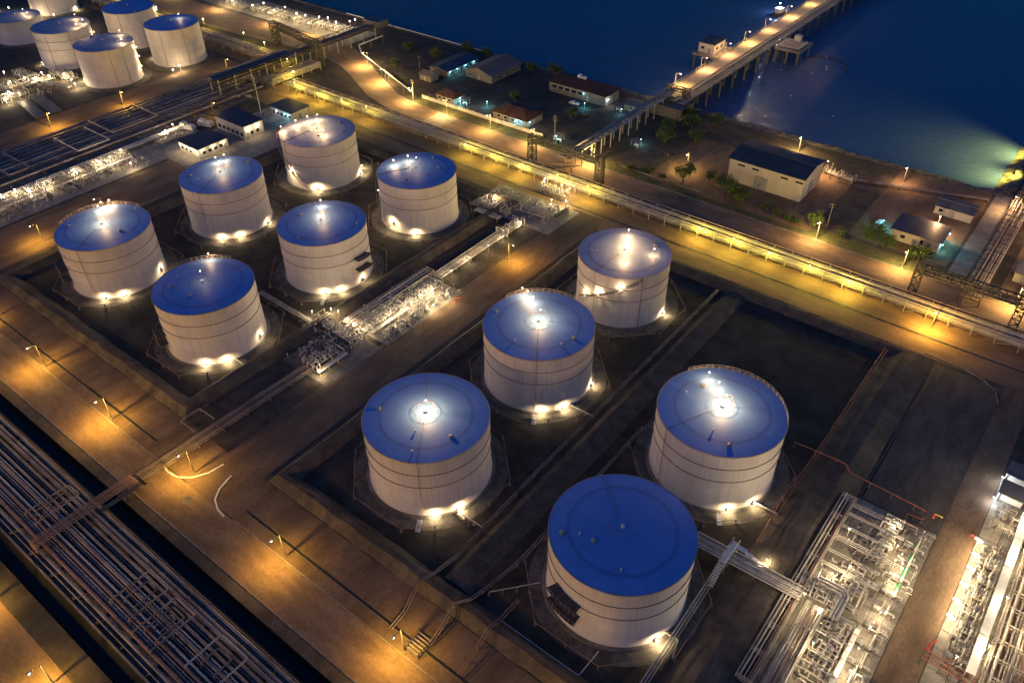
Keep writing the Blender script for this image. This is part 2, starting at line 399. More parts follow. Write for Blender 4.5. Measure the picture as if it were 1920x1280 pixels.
m = MB(); m.lathe([(.75, .026), (.95, .045), (1.05, .045), (1.1, .026)], 20, (-120.3, 42.7, 0)); m.lathe([(.01, .035), (.74, .035)], 20, (-120.3, 42.7, 0))
tag(m.build('manhole_cover', M['old_concrete']), 'round manhole cover set in the road junction', 'manhole cover')

# earth bunds: sloped banks round the tank basins
def ring_bund(label, x0, x1, y0, y1, wd, h):
    """wd = (left, right, near, far) base widths"""
    rs = random.Random(11)
    def rect(f):
        return (x0 + wd[0] * f, x1 - wd[1] * f, y0 + wd[2] * f, y1 - wd[3] * f)
    rows = []
    for f, z in ((0, .006), (.36, h), (.62, h), (1, .012)):
        a, b, c, d = rect(f); P = []
        for (p, q) in (((a, c), (b, c)), ((b, c), (b, d)), ((b, d), (a, d)), ((a, d), (a, c))):
            n = 26
            for k in range(n): P.append((p[0] + (q[0] - p[0]) * k / n, p[1] + (q[1] - p[1]) * k / n))
        j = .22
        rows.append([(x + rs.uniform(-j, j), y + rs.uniform(-j, j), z + (rs.uniform(-.12, .12) if z > .1 else 0)) for x, y in P])
    n = len(rows[0]); vs = [p for r in rows for p in r]; fs = []
    for i in range(3):
        for k in range(n):
            k2 = (k + 1) % n; fs.append((i * n + k, i * n + k2, (i + 1) * n + k2, (i + 1) * n + k))
    m = MB(); m.add(vs, fs)
    tag(m.build('earth_bund', M['berm']), label, 'earth bund')
ring_bund('low earth bank enclosing the six tanks with road lamps on its two sides', -233, -140.8, 56.4, 182.5, (5, 5.5, 5, 5), 1.5)
ring_bund('low earth bank enclosing the five larger tanks and an empty plot', -111, -11.2, 56.4, 183, (5, 11.5, 5, 5), 1.7)
m = MB()
rs = random.Random(5); vs = []; fs = []
for k in range(31):
    y = 61.5 + 117 * k / 30
    for x, z in ((-65.6, .01), (-64.2, .7), (-60.9, .7), (-59.5, .01)): vs.append((x + rs.uniform(-.15, .15), y, z + (rs.uniform(-.06, .06) if z > .1 else 0)))
for k in range(30):
    for i in range(3): fs.append((k * 4 + i, k * 4 + i + 1, k * 4 + i + 5, k * 4 + i + 4))
m.add(vs, fs)
tag(m.build('dividing_bank', M['berm']), 'straight low bank dividing the row of three tanks from the row of two', 'earth bund')
# ------------------------------------------------------------------ lamps
LIGHTS = {}
def light_data(kind, power, radius=.18, spot=None, blend=.7):
    key = (kind, power, radius, spot)
    if key not in LIGHTS:
        l = bpy.data.lights.new('lamp_' + kind, 'SPOT' if spot else 'POINT')
        l.energy = power; l.color = LAMPC[kind]; l.shadow_soft_size = radius
        if spot: l.spot_size = R(spot); l.spot_blend = blend
        LIGHTS[key] = l
    return LIGHTS[key]
def add_light(parent, loc, kind, power, radius=.18, spot=None, rot=(0, 0, 0), blend=.7):
    o = bpy.data.objects.new('light_source', light_data(kind, power, radius, spot, blend)); C.objects.link(o)
    o.parent = parent; o.location = loc; o.rotation_euler = rot
    return o

def street_lamp(loc, rz, label, group, kind='sodium', h=6.0, arm=1.6, power=9000, spot=172):
    """arm points along local -Y"""
    t = thing('street_lamp', label, 'street lamp', (loc[0], loc[1], 0), rz, group)
    rj = random.Random(int(loc[0] * 7 + loc[1] * 13)); power *= rj.uniform(.75, 1.3); rz += rj.uniform(-.12, .12)
    t.rotation_euler.z = rz
    m = MB(); m.lathe([(.28, 0), (.28, .12), (.14, .14), (.13, .9), (.085, h - .5), (.07, h)], 8); m.build('pole', M['pole'], t)
    m = MB(); m.tube([(0, 0, h - .45), (0, -.35, h), (0, -arm, h + .12)], .05, 6, .25); m.build('arm', M['pole'], t)
    hd = MB().obox((0, -arm - .25, h + .17), (.34, .8, .14), 0, R(-4)).build('lamp_head', M['machine'], t)
    MB().ball((0, -arm - .28, h + .07), .27, 10, 6, .62).build('lens', LM[kind], hd)
    add_light(t, (0, -arm - .28, h - .35), kind, power * .50, .22)
    add_light(t, (0, -arm - .28, h - .30), kind, power * .48, .22, 128, (0, 0, 0), 1.0)
    return t

def area_lamp(loc, label, group, kind='white', h=3.0, power=900, r=.24, name='area_lamp', spot=None):
    t = thing(name, label, 'area lamp', loc, 0, group)
    rj = random.Random(int(loc[0] * 7 + loc[1] * 13)); power *= rj.uniform(.55, 1.5); h *= rj.uniform(.85, 1.2)
    m = MB(); m.lathe([(.12, 0), (.12, .08), (.05, .1), (.045, h)], 6); m.build('pole', M['pole'], t)
    m = MB(); m.lathe([(.06, h), (.26, h + .02), (.20, h + .10), (.01, h + .14)], 10); hd = m.build('lamp_head', M['machine'], t)
    MB().ball((0, 0, h - .06), r, 10, 6, .8).build('lens', LM[kind], hd)
    add_light(t, (0, 0, h - .55), kind, power, .25, spot)
    return t

# ------------------------------------------------------------------ tanks
def shell_mat():
    m, nt, b = new_mat('tank_shell')
    N = nt.nodes.new; L = nt.links.new
    tc = N('ShaderNodeTexCoord')
    sep = N('ShaderNodeSeparateXYZ'); L(tc.outputs['Object'], sep.inputs[0])
    at = N('ShaderNodeMath'); at.operation = 'ARCTAN2'; L(sep.outputs['Y'], at.inputs[0]); L(sep.outputs['X'], at.inputs[1])
    cb = N('ShaderNodeCombineXYZ'); L(at.outputs[0], cb.inputs['X']); L(sep.outputs['Z'], cb.inputs['Z'])
    mp = N('ShaderNodeMapping'); mp.inputs['Scale'].default_value = (26, 1, .10); L(cb.outputs[0], mp.inputs['Vector'])
    n1 = N('ShaderNodeTexNoise'); n1.inputs['Scale'].default_value = 1.0; n1.inputs['Detail'].default_value = 6; L(mp.outputs[0], n1.inputs['Vector'])
    r1 = N('ShaderNodeMapRange'); r1.inputs[1].default_value = .46; r1.inputs[2].default_value = .78; r1.inputs[4].default_value = .55; L(n1.outputs['Fac'], r1.inputs[0])
    n2 = N('ShaderNodeTexNoise'); n2.inputs['Scale'].default_value = .22; n2.inputs['Detail'].default_value = 7; L(tc.outputs['Object'], n2.inputs['Vector'])
    r2 = N('ShaderNodeMapRange'); r2.inputs[1].default_value = .35; r2.inputs[2].default_value = .7; L(n2.outputs['Fac'], r2.inputs[0])
    mx = N('ShaderNodeMix'); mx.data_type = 'RGBA'; mx.inputs[6].default_value = (.68, .60, .51, 1); mx.inputs[7].default_value = (.59, .515, .43, 1); L(r2.outputs[0], mx.inputs[0])
    m2 = N('ShaderNodeMix'); m2.data_type = 'RGBA'; m2.inputs[7].default_value = (.40, .34, .285, 1); L(r1.outputs[0], m2.inputs[0]); L(mx.outputs[2], m2.inputs[6])
    # welded plate courses
    cb2 = N('ShaderNodeCombineXYZ')
    ml = N('ShaderNodeMath'); ml.operation = 'MULTIPLY'; ml.inputs[1].default_value = 12.5; L(at.outputs[0], ml.inputs[0]); L(ml.outputs[0], cb2.inputs['X']); L(sep.outputs['Z'], cb2.inputs['Y'])
    br = N('ShaderNodeTexBrick'); br.inputs['Scale'].default_value = 1; br.inputs['Brick Width'].default_value = 6.5; br.inputs['Row Height'].default_value = 2.2; br.inputs['Mortar Size'].default_value = .035
    br.inputs['Color1'].default_value = (1, 1, 1, 1); br.inputs['Color2'].default_value = (.94, .94, .94, 1); br.inputs['Mortar'].default_value = (.86, .84, .82, 1); L(cb2.outputs[0], br.inputs['Vector'])
    m3 = N('ShaderNodeMix'); m3.data_type = 'RGBA'; m3.blend_type = 'MULTIPLY'; m3.inputs[0].default_value = 1; L(m2.outputs[2], m3.inputs[6]); L(br.outputs['Color'], m3.inputs[7])
    L(m3.outputs[2], b.inputs['Base Color']); b.inputs['Roughness'].default_value = .55
    bp = N('ShaderNodeBump'); bp.inputs['Strength'].default_value = .25; bp.inputs['Distance'].default_value = .05; L(br.outputs['Fac'], bp.inputs['Height']); bp.invert = True
    L(bp.outputs[0], b.inputs['Normal'])
    return m
def roof_mat(ca=(.155, .29, .60, 1), cb=(.125, .25, .55, 1), name='tank_roof'):
    m, nt, b = new_mat(name)
    N = nt.nodes.new; L = nt.links.new
    tc = N('ShaderNodeTexCoord')
    sep = N('ShaderNodeSeparateXYZ'); L(tc.outputs['Object'], sep.inputs[0])
    ln = N('ShaderNodeVectorMath'); ln.operation = 'LENGTH'
    fl = N('ShaderNodeCombineXYZ'); L(sep.outputs['X'], fl.inputs['X']); L(sep.outputs['Y'], fl.inputs['Y']); L(fl.outputs[0], ln.inputs[0])
    n2 = N('ShaderNodeTexNoise'); n2.inputs['Scale'].default_value = .35; n2.inputs['Detail'].default_value = 8; n2.inputs['Roughness'].default_value = .65; L(tc.outputs['Object'], n2.inputs['Vector'])
    r2 = N('ShaderNodeMapRange'); r2.inputs[1].default_value = .3; r2.inputs[2].default_value = .7; L(n2.outputs['Fac'], r2.inputs[0])
    mx = N('ShaderNodeMix'); mx.data_type = 'RGBA'; mx.inputs[6].default_value = ca; mx.inputs[7].default_value = cb; L(r2.outputs[0], mx.inputs[0])
    # uneven darker ring band towards the roof edge
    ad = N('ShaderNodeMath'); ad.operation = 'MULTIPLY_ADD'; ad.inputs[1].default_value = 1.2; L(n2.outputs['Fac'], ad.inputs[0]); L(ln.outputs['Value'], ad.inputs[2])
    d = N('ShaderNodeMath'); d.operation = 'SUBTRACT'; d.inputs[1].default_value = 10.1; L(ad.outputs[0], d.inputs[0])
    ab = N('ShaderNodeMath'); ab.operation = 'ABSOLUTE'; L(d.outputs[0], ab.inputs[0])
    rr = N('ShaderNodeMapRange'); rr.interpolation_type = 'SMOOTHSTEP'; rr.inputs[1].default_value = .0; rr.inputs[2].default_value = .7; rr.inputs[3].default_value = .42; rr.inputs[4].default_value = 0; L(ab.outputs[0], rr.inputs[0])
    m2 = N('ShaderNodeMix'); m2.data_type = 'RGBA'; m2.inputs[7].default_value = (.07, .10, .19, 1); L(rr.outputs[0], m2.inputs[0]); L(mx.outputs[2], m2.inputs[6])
    # roof plates
    br = N('ShaderNodeTexBrick'); br.inputs['Scale'].default_value = 1; br.inputs['Brick Width'].default_value = 5.5; br.inputs['Row Height'].default_value = 1.8; br.inputs['Mortar Size'].default_value = .03
    br.inputs['Color1'].default_value = (1, 1, 1, 1); br.inputs['Color2'].default_value = (.93, .93, .93, 1); br.inputs['Mortar'].default_value = (.72, .72, .74, 1); L(tc.outputs['Object'], br.inputs['Vector'])
    m3 = N('ShaderNodeMix'); m3.data_type = 'RGBA'; m3.blend_type = 'MULTIPLY'; m3.inputs[0].default_value = 1; L(m2.outputs[2], m3.inputs[6]); L(br.outputs['Color'], m3.inputs[7])
    L(m3.outputs[2], b.inputs['Base Color']); b.inputs['Roughness'].default_value = .55
    bp = N('ShaderNodeBump'); bp.inputs['Strength'].default_value = .15; bp.inputs['Distance'].default_value = .05; L(n2.outputs['Fac'], bp.inputs['Height']); L(bp.outputs[0], b.inputs['Normal'])
    return m
M['shell'] = shell_mat(); M['roof'] = roof_mat(); M['pale_roof'] = roof_mat((.30, .35, .46, 1), (.25, .30, .41, 1), 'pale_tank_roof')  # pale_roof: paler grey-blue variant of the roof colour
M['ring'] = noise_mat('girder_paint', (.20, .15, .13), (.30, .24, .20), .8, 6, .7)
M['rim'] = noise_mat('rim_paint', (.36, .26, .22), (.50, .42, .37), .6, 6, .6)
M['step_dark'] = noise_mat('stair_grating', (.05, .045, .042), (.10, .09, .082), 1, 5, .7)
H_T = 15.74
def tank(label, x, y, r, h=H_T, rise=.9, floods=((-49,), (-26,)), roof_lights=(), centre=0, pipe_az=None, rail=None, stair=None, landing=None, rings=True, extra_seams=(), flood_p=260, group='tanks', rmat='roof'):
    t = thing('storage_tank', label, 'storage tank', (x, y, 0), 0, group)
    m = MB(); m.lathe([(r + .95, 0), (r + .75, .42), (r - .5, .42)], 72); m.build('foundation', M['old_concrete'], t)
    m = MB(); m.lathe([(r + .22, .425), (r + .22, .50), (r, .52), (r, h)], 128); m.build('shell', M['shell'], t)
    roof = MB()
    n = 14
    roof.lathe([(max(.01, r * k / n), h + rise * (1 - (k / n) ** 2)) for k in range(n + 1)][::-1], 128)
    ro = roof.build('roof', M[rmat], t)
    m = MB(); m.lathe([(r + .003, h - .16), (r + .16, h - .16), (r + .16, h + .03), (r - .06, h + .05)], 128, smooth=False); m.build('roof_rim', M['rim'], t)
    if rings:
        for f in (.77, .545):
            m = MB(); z = h * f; m.lathe([(r, z - .07), (r + .15, z - .05), (r + .15, z + .04), (r, z + .05)], 128, smooth=False); m.build('wind_girder', M['ring'], t)
    # centre vent with its ring of guard posts
    m = MB(); m.lathe([(.25, h + rise - .05), (.25, h + rise + .4), (.42, h + rise + .42), (.4, h + rise + .58), (.02, h + rise + .66)], 14); m.build('vent', M['white_steel'], ro)
    m = MB(); rc = 2.35; zc = h + rise - .02
    m.lathe([(rc - .03, zc + .77), (rc + .03, zc + .77), (rc + .03, zc + .82), (rc - .03, zc + .82), (rc - .03, zc + .77)], 32, smooth=False)
    for k in range(10):
        a = 2 * PI * k / 10; m.tube([(rc * math.cos(a), rc * math.sin(a), zc - .06), (rc * math.cos(a), rc * math.sin(a), zc + .8)], .035, 4)
    m.build('vent_railing', M['ring'], ro)
    zr = lambda q: h + rise * (1 - (q / r) ** 2)
    rh = random.Random(int(x * 3 + y))
    for k in range(4):      # hatches and gauge nozzles on the roof plates
        az_ = R(rh.uniform(0, 360)); q = r * rh.uniform(.42, .9); hx, hy = q * math.cos(az_), q * math.sin(az_)
        m = MB()
        if k < 2: m.lathe([(.42, zr(q) - .05), (.42, zr(q) + .30), (.50, zr(q) + .31), (.50, zr(q) + .38), (.01, zr(q) + .40)], 14, (hx, hy, 0)); m.build('roof_hatch', M['machine'], ro)
        else: m.lathe([(.12, zr(q) - .05), (.12, zr(q) + .55), (.22, zr(q) + .56), (.22, zr(q) + .62), (.01, zr(q) + .63)], 10, (hx, hy, 0)); m.build('gauge_nozzle', M['white_steel'], ro)
    if pipe_az is not None:
        for az in pipe_az:
            ca, sa = math.cos(R(az)), math.sin(R(az))
            m = MB(); m.tube([(q * ca, q * sa, zr(q) + .08) for q in (2.5, 5, 7.5, 10, r - .2)] + [((r + .22) * ca, (r + .22) * sa, h - .1), ((r + .22) * ca, (r + .22) * sa, .6)], .06, 6)
            m.build('drain_pipe', M['ring'], t)
    for az in extra_seams:
        ca, sa = math.cos(R(az)), math.sin(R(az))
        m = MB(); m.tube([((r + .2) * ca, (r + .2) * sa, h - .2), ((r + .2) * ca, (r + .2) * sa, .6)], .08, 6); m.build('riser_pipe', M['ring'], t)
    if rail:
        a0, a1 = rail; m = MB(); k = max(6, int((a1 - a0) / 6)); rr = r - .12
        for zz in (.55, 1.05):
            m.tube([(rr * math.cos(R(a0 + (a1 - a0) * i / 40)), rr * math.sin(R(a0 + (a1 - a0) * i / 40)), h + zz) for i in range(41)], .03, 4)
        for i in range(k + 1):
            a = R(a0 + (a1 - a0) * i / k); m.tube([(rr * math.cos(a), rr * math.sin(a), h), (rr * math.cos(a), rr * math.sin(a), h + 1.05)], .03, 4)
        m.build('roof_railing', M['white_steel'], t)
    for (az, q, p) in roof_lights:
        ca, sa = math.cos(R(az)), math.sin(R(az)); z = zr(min(q, r))
        m = MB(); m.tube([(q * ca, q * sa, z - .05), (q * ca, q * sa, z + 2.15)], .04, 6); m.obox((q * ca, q * sa, z + 2.22), (.42, .3, .08), R(az)); rl = m.build('roof_lamp', M['pole'], t)
        MB().ball((q * ca, q * sa, z + 2.12), .22, 10, 6, .7).build('lens', LM['white'], rl)
        add_light(t, (q * ca, q * sa, z + 1.95), 'roof', p * (4.8 if x < -120 else 3.3), .25)
    if centre:
        m = MB(); m.tube([(1.3, .9, zc), (1.3, .9, zc + 3.3), (.3, .2, zc + 3.4)], .03, 5); rl = m.build('roof_lamp', M['pole'], t)
        MB().ball((.2, .15, zc + 3.35), .15, 10, 6, .7).build('lens', LM['white'], rl)
        add_light(t, (.2, .15, zc + 3.0), 'roof', centre * (9 if x < -120 else 6.5), .25)
    for f in floods:
        az = f[0]; p = f[1] if len(f) > 1 else flood_p; z0 = f[2] if len(f) > 2 else .45
        ca, sa = math.cos(R(az)), math.sin(R(az)); q = r + .62
        m = MB(); m.tube([(q * ca, q * sa, 0 if z0 < 2 else z0 - .2), (q * ca, q * sa, z0 + .45)], .05, 5); m.obox((q * ca, q * sa, z0 + .42), (.34, .55, .24), R(az), R(25), 'Y'); fl = m.build('floodlight', M['dark_steel'], t)
        MB().ball(((q - .05) * ca, (q - .05) * sa, z0 + .66), .17, 10, 6, .8).build('lens', LM['white'], fl)
        add_light(t, ((q + .45) * ca, (q + .45) * sa, z0 + .85), 'white', p * 3.4, .15)
    if stair:
        a0, a1, z0, z1 = stair
        n = int(abs(a1 - a0) * r * PI / 180 / .42); m = MB(); g_ = MB()
        path_o = []; 
        for i in range(n + 1):
            a = R(a0 + (a1 - a0) * i / n); z = z0 + (z1 - z0) * i / n
            for q0, q1 in ((r + .06, r + 1.0),):
                ca, sa = math.cos(a), math.sin(a); da = .2 / r
                c2, s2 = math.cos(a + da), math.sin(a + da)
                m.add([(q0 * ca, q0 * sa, z), (q1 * ca, q1 * sa, z), (q1 * c2, q1 * s2, z), (q0 * c2, q0 * s2, z), (q0 * ca, q0 * sa, z - .07), (q1 * ca, q1 * sa, z - .07), (q1 * c2, q1 * s2, z - .07), (q0 * c2, q0 * s2, z - .07)],
                      [(0, 1, 2, 3), (7, 6, 5, 4), (0, 4, 5, 1), (2, 6, 7, 3), (1, 5, 6, 2)])
            path_o.append(((r + 1.0) * math.cos(a), (r + 1.0) * math.sin(a), z))
        m.build('stair_treads', M['step_dark'], t)
        for dz, rr_ in ((-.12, .07), (.95, .035), (.5, .03)):
            g_.tube([(p[0], p[1], p[2] + dz) for p in path_o[::2]], rr_, 5)
        for p in path_o[::4]: g_.tube([p, (p[0], p[1], p[2] + .95)], .028, 4)
        g_.build('stair_railing', M['ring'], t)
    if landing:
        # two stacked stair landings with grating floors bracketed off the shell
        a0, a1, zs = landing
        for z in zs:
            m = MB(); k = 7; wd = 2.3
            for i in range(k):
                b0 = R(a0 + (a1 - a0) * i / k); b1 = R(a0 + (a1 - a0) * (i + 1) / k)
                zz = z - .08 * i
                P = [(r + .05, b0), (r + wd, b0), (r + wd, b1), (r + .05, b1)]
                vs = [(q * math.cos(a), q * math.sin(a), zz + d) for d in (0, -.12) for q, a in P]
                m.add(vs, [(0, 1, 2, 3), (7, 6, 5, 4), (0, 4, 5, 1), (2, 6, 7, 3), (1, 5, 6, 2), (0, 3, 7, 4)])
            ld = m.build('stair_landing', M['step_dark'], t)
            m = MB()
            for i in range(k + 1):
                a = R(a0 + (a1 - a0) * i / k); zz = z - .08 * i
                q = r + wd
                m.tube([(q * math.cos(a), q * math.sin(a), zz - .1), (q * math.cos(a), q * math.sin(a), zz + 1.0)], .035, 4)
                m.tube([(r + .02) * Vector((math.cos(a), math.sin(a), 0)) + Vector((0, 0, zz - 1.3)), (q * math.cos(a), q * math.sin(a), zz - .12)], .05, 4)
            m.tube([((r + wd) * math.cos(R(a0 + (a1 - a0) * i / k)), (r + wd) * math.sin(R(a0 + (a1 - a0) * i / k)), z - .08 * i + 1.0) for i in range(k + 1)], .035, 4)
            m.build('landing_railing', M['ring'], ld)
    m = MB(); m.lathe([(r + .9, .0161), (r + 3.6, .0161)], 48, (x, y, 0)); struct('gravel_pad', m, M['gravel'])
    return t

G1 = 'white storage tanks with blue roofs in the two near basins'
tank('white tank at the outer corner of the six, edge railing on its glowing blue roof', -206.8, 80.1, 12.3, pipe_az=(-62, ), roof_lights=((149, 10, 420), (138, 11, 420), (154, 7.4, 300)), centre=300, rail=(95, 215), landing=(-114, -95, (8.0, 4.8)), floods=((-49,), (-26,), (36, 170, 2.0)), group=G1)
tank('white tank with dark unlit blue roof in front of the others of the six', -161.1, 80.3, 12.2, roof_lights=((136, 10.9, 300),), centre=35, pipe_az=(140,), rail=(110, 170), landing=(-114, -100, (7.0, 4.4)), floods=((-49,), (-26,), (25, 140, 2.0)), group=G1)
tank('white tank with glowing roof behind the outermost one, nearest the two low control buildings', -206.7, 118.8, 12.2, pipe_az=(-68,), roof_lights=((153, 6.6, 300), (134, 7.9, 320)), centre=200, floods=((-50,), (-25,), (24, 200, .5), (160, 260, .5)), group=G1)
tank('white tank with brightly lit greyish roof and spiral stair, beside the tall mast', -207, 157.4, 12.4, roof_lights=((-135, 11.6, 480), (-161, 7.8, 480), (164, 6.9, 420), (136, 6.9, 420), (-20, 6.5, 330)), centre=240, pipe_az=(-100,), stair=(-138, -62, 15.4, .8), floods=((-51, 520, 1.0), (-92, 380, 5.4), (54, 220), (34, 220)), group=G1, rmat='pale_roof')  # last roof lamp is added to spread light over the roof
tank('white tank with lamps on one side of its roof, beside the rack road', -161.2, 157, 12.0, roof_lights=((-155, 7.2, 420), (163, 5, 420)), centre=60, pipe_az=(-128,), stair=(-162, -98, 15.4, 1.2), floods=((-145, 420, 8.0), (-88, 380, 3.0), (-53, 300)), group=G1)
tank('white tank of the six with dark stair landings on its right flank', -160.7, 118.4, 12.1, pipe_az=(), roof_lights=((138, 8, 320), (142, 2.6, 250)), centre=140, landing=(-3, 21, (9.0, 5.6)), floods=((-48,), (-27,), (8, 160, 1.2)), group=G1)
tank('white tank with a lamp-lit stair crossing the middle of its shell', -86.3, 156.5, 12.0, roof_lights=((115, 7.1, 480), (109, 3.5, 480), (-60, 6.0, 420), (20, 7.5, 300)), centre=420, pipe_az=(-95, ), extra_seams=(-36,), stair=(-38, -118, 15.4, 6.2), floods=((-62, 170, 12.2), (-88, 190, 9.4), (-108, 190, 7.4), (8, 220)), group=G1, rmat='pale_roof')  # last two roof lamps are added to light the roof more evenly
tank('white tank with railed, brightly lit roof at the centre of the row of three', -85.9, 118.5, 12.95, roof_lights=((146, 12.1, 300), (142, 10.1, 380), (138, 7.3, 420)), centre=520, pipe_az=(-56,), rail=(85, 165), floods=((-50,), (-27,), (20, 200)), group=G1)
tank('white tank whose blue roof glows only round its centre ring', -86.1, 80.4, 12.9, centre=640, pipe_az=(-55, 132), floods=((-44,), (-22,)), extra_seams=(), group=G1)
tank('white tank with railed glowing roof beside the empty dark plot', -39.5, 118.5, 13.0, roof_lights=((136, 8.8, 420), (127, 5.4, 420)), centre=700, pipe_az=(-118,), rail=(20, 150), floods=((-48,), (-23,)), group=G1)
tank('white tank nearest the camera, plain unlit bright blue roof and dark stair landings', -39.4, 80.4, 12.9, pipe_az=(138,), landing=(-114, -88, (9.4, 6.3)), floods=((-26,),), group=G1)
G2 = 'white tanks in the far basin beyond the pipe corridor'
for lab, x, y, r, h, rl, fl, seams in (
    ('far tank cut by the frame edge, the lowest of its group', -428, 162.5, 10.6, 10.6, ((60, 4, 260), (20, 8, 260)), ((20, 200), (50, 200)), ()),
    ('far tank with glowing roof between two others of the front row', -380.3, 161, 11.9, 15.9, ((95, 8, 330), (40, 10.5, 330), (10, 11.2, 300)), ((58, 260, 11), (56, 260, 5), (-120, 150)), (-60, -15)),
    ('far tank at the inner end of the front row, L-shaped dark pipe on its shell', -345.4, 161, 11.7, 15.6, ((98, 9, 300), (20, 10, 330)), ((52, 260, 12), (54, 260, 8), (50, 200, 4), (-128, 200)), (-22, 5)),
    ('far tank with unlit navy roof behind the front row', -379.3, 193.4, 11.3, 16.2, (), ((58, 260, 13), (55, 200, 7)), (-55, -10)),
    ('far tank at the rack end of the back row, dim glow in its roof centre', -343.7, 192.6, 11.5, 16.1, ((88, 4.5, 200), ), ((-140, 200, 1.0),), (-60, -12)),
    ('far tank whose roof is cut by the top frame edge', -459, 195, 11.3, 12.4, (), ((30, 200),), (-40,)),
    ('far tank of which only a sliver of wall shows in the frame corner', -484, 166, 10.5, 12.2, (), (), ())):
    tank(lab, x, y, r, h, .7, floods=fl, roof_lights=rl, rings='between' in lab, centre=0, extra_seams=seams, group=G2, rmat='roof' if 'navy' in lab or 'dim' in lab else 'pale_roof')
# ------------------------------------------------------------------ fire-water rings round the tanks
def pipe_run(label, pts, r=.09, z=1.15, step=6.0, mat='pipe', name='pipe_run', group=None, closed=False, twin=0, cat='pipe'):
    """a pipe carried on short posts; pts are ground points"""
    x0, y0 = pts[0][:2]
    t = thing(name, label, cat, (x0, y0, 0), 0, group)
    P = [(p[0] - x0, p[1] - y0, p[2] if len(p) > 2 else z) for p in pts]
    m = MB(); m.tube(P, r, 6, .5, closed=closed); m.build('pipe', M[mat], t)
    if twin:
        Q = [(p[0] + twin, p[1] + twin * .4, p[2]) for p in P]
        m = MB(); m.tube(Q, r * .8, 6, .5, closed=closed); m.build('pipe', M[mat], t)
    seq = P + ([P[0]] if closed else [])
    for a, b in zip(seq[:-1], seq[1:]):
        d = math.hypot(b[0] - a[0], b[1] - a[1])
        if d < .8: continue
        n = max(1, round(d / step))
        for k in range(n):
            f = (k + .0) / n
            x, y, zz = [a[i] + (b[i] - a[i]) * f for i in range(3)]
            m = MB(); m.box(x - .11, x + .11, y - .11, y + .11, 0, zz - r); m.box(x - .3, x + .3, y - .3, y + .3, 0, .10); m.build('post', M['old_concrete'], t)
    return t
def octo(x, y, r, skip=None, off=22.5, a0=0, n=8):
    return [(x + r * math.cos(R(off + 45 * (k + a0))), y + r * math.sin(R(off + 45 * (k + a0)))) for k in range(n)]
GR = 'fire water pipes on short posts round the tanks'
for lab, x, y, mat, cl in (
    ('thin pipe on posts round the outermost tank of the six', -206.8, 80.1, 'rust_pipe', 8), ('thin pipe on posts round the plain blue roofed tank of the six', -161.1, 80.3, 'rust_pipe', 8),
    ('thin pipe on posts round the tank nearest the low control buildings', -206.7, 118.8, 'rust_pipe', 8), ('thin pipe on posts round the tank beside the mast', -207, 157.4, 'rust_pipe', 8),
    ('thin pipe on posts round the tank beside the rack road', -161.2, 157, 'rust_pipe', 8), ('thin pipe on posts round the tank with stair landings on its right flank', -160.7, 118.4, 'rust_pipe', 8),
    ('thin pipe on posts round the tank with the lamp-lit stair', -86.3, 156.5, 'rust_pipe', 8), ('thin pipe on posts round the middle tank of three', -85.9, 118.5, 'rust_pipe', 8),
    ('thin pipe on posts round the tank whose roof glows at its centre only', -86.1, 80.4, 'rust_pipe', 8), ('reddish pipe on posts round the tank beside the empty plot', -39.5, 118.5, 'rust_pipe', 8),
    ('thin pipe on posts round the tank nearest the camera', -39.4, 80.4, 'rust_pipe', 8)):
    pipe_run(lab, octo(x, y, 17.6), .065, 1.1, 5.5, mat, 'fire_water_ring', GR, closed=True)
# runs that follow the banks
pipe_run('long dark pipe pair along the dividing bank, bending over the corner to the front road', [(-67.3, 176), (-67.2, 92), (-66.6, 66), (-67, 60.5, 1.9), (-67.6, 56.6, 2.6), (-66.2, 51.5, 1.2), (-66.1, 47.5, .5)], .12, 1.2, 6, 'dark_pipe', twin=.5)
pipe_run('dark pipe between the nearest tank and the dividing bank, hooked over the front bank', [(-56.2, 118), (-56.4, 72), (-57.7, 63.5), (-57.8, 60, 2.4), (-59.4, 57.5, 2.6), (-58.8, 53.6, 1.3), (-58.5, 49.5, .5)], .12, 1.2, 6, 'dark_pipe', twin=.5)
pipe_run('pipe pair dropping over the front bank just right of the hooked one', [(-51.4, 66), (-51.4, 60.5, 1.6), (-51.5, 57.5, 2.7), (-51.4, 54.5, 1.2), (-50.8, 48.5, .7)], .10, 1.2, 4, 'rust_pipe', twin=.55)
pipe_run('thin white pipe angled in front of the nearest tank', [(-51, 60.8), (-34.4, 60.8), (-34.2, 66.6)], .08, .9, 4.4, 'white_steel')
pipe_run('short pipe from the hooked dark pipe to the nearest tank', [(-56.4, 63.8), (-53, 67.8), (-50.2, 71.2)], .10, 1.3, 3.4, 'pipe')
pipe_run('pink pipe on posts from beside the empty plot down to the walkway', [(-22.4, 180), (-22.4, 134), (-22.9, 118.3), (-22.5, 104.4)], .10, 1.3, 6, 'red_pipe', twin=.7)
pipe_run('red pipe crossing the bank from the tank beside the empty plot', [(-27.2, 134, 1.4), (-18, 133.6, 2.4), (-15.6, 133.2, 2.6), (-14.8, 132.6, 1.6), (-1.0, 132.2, 1.4), (1.2, 132.2, 1.2)], .13, 1.4, 4.5, 'red_pipe')
pipe_run('short red pipe stub with posts at the process yard', [(-1.6, 129.6), (1.2, 129.9), (1.4, 130.8)], .10, .9, 1.4, 'red_pipe')
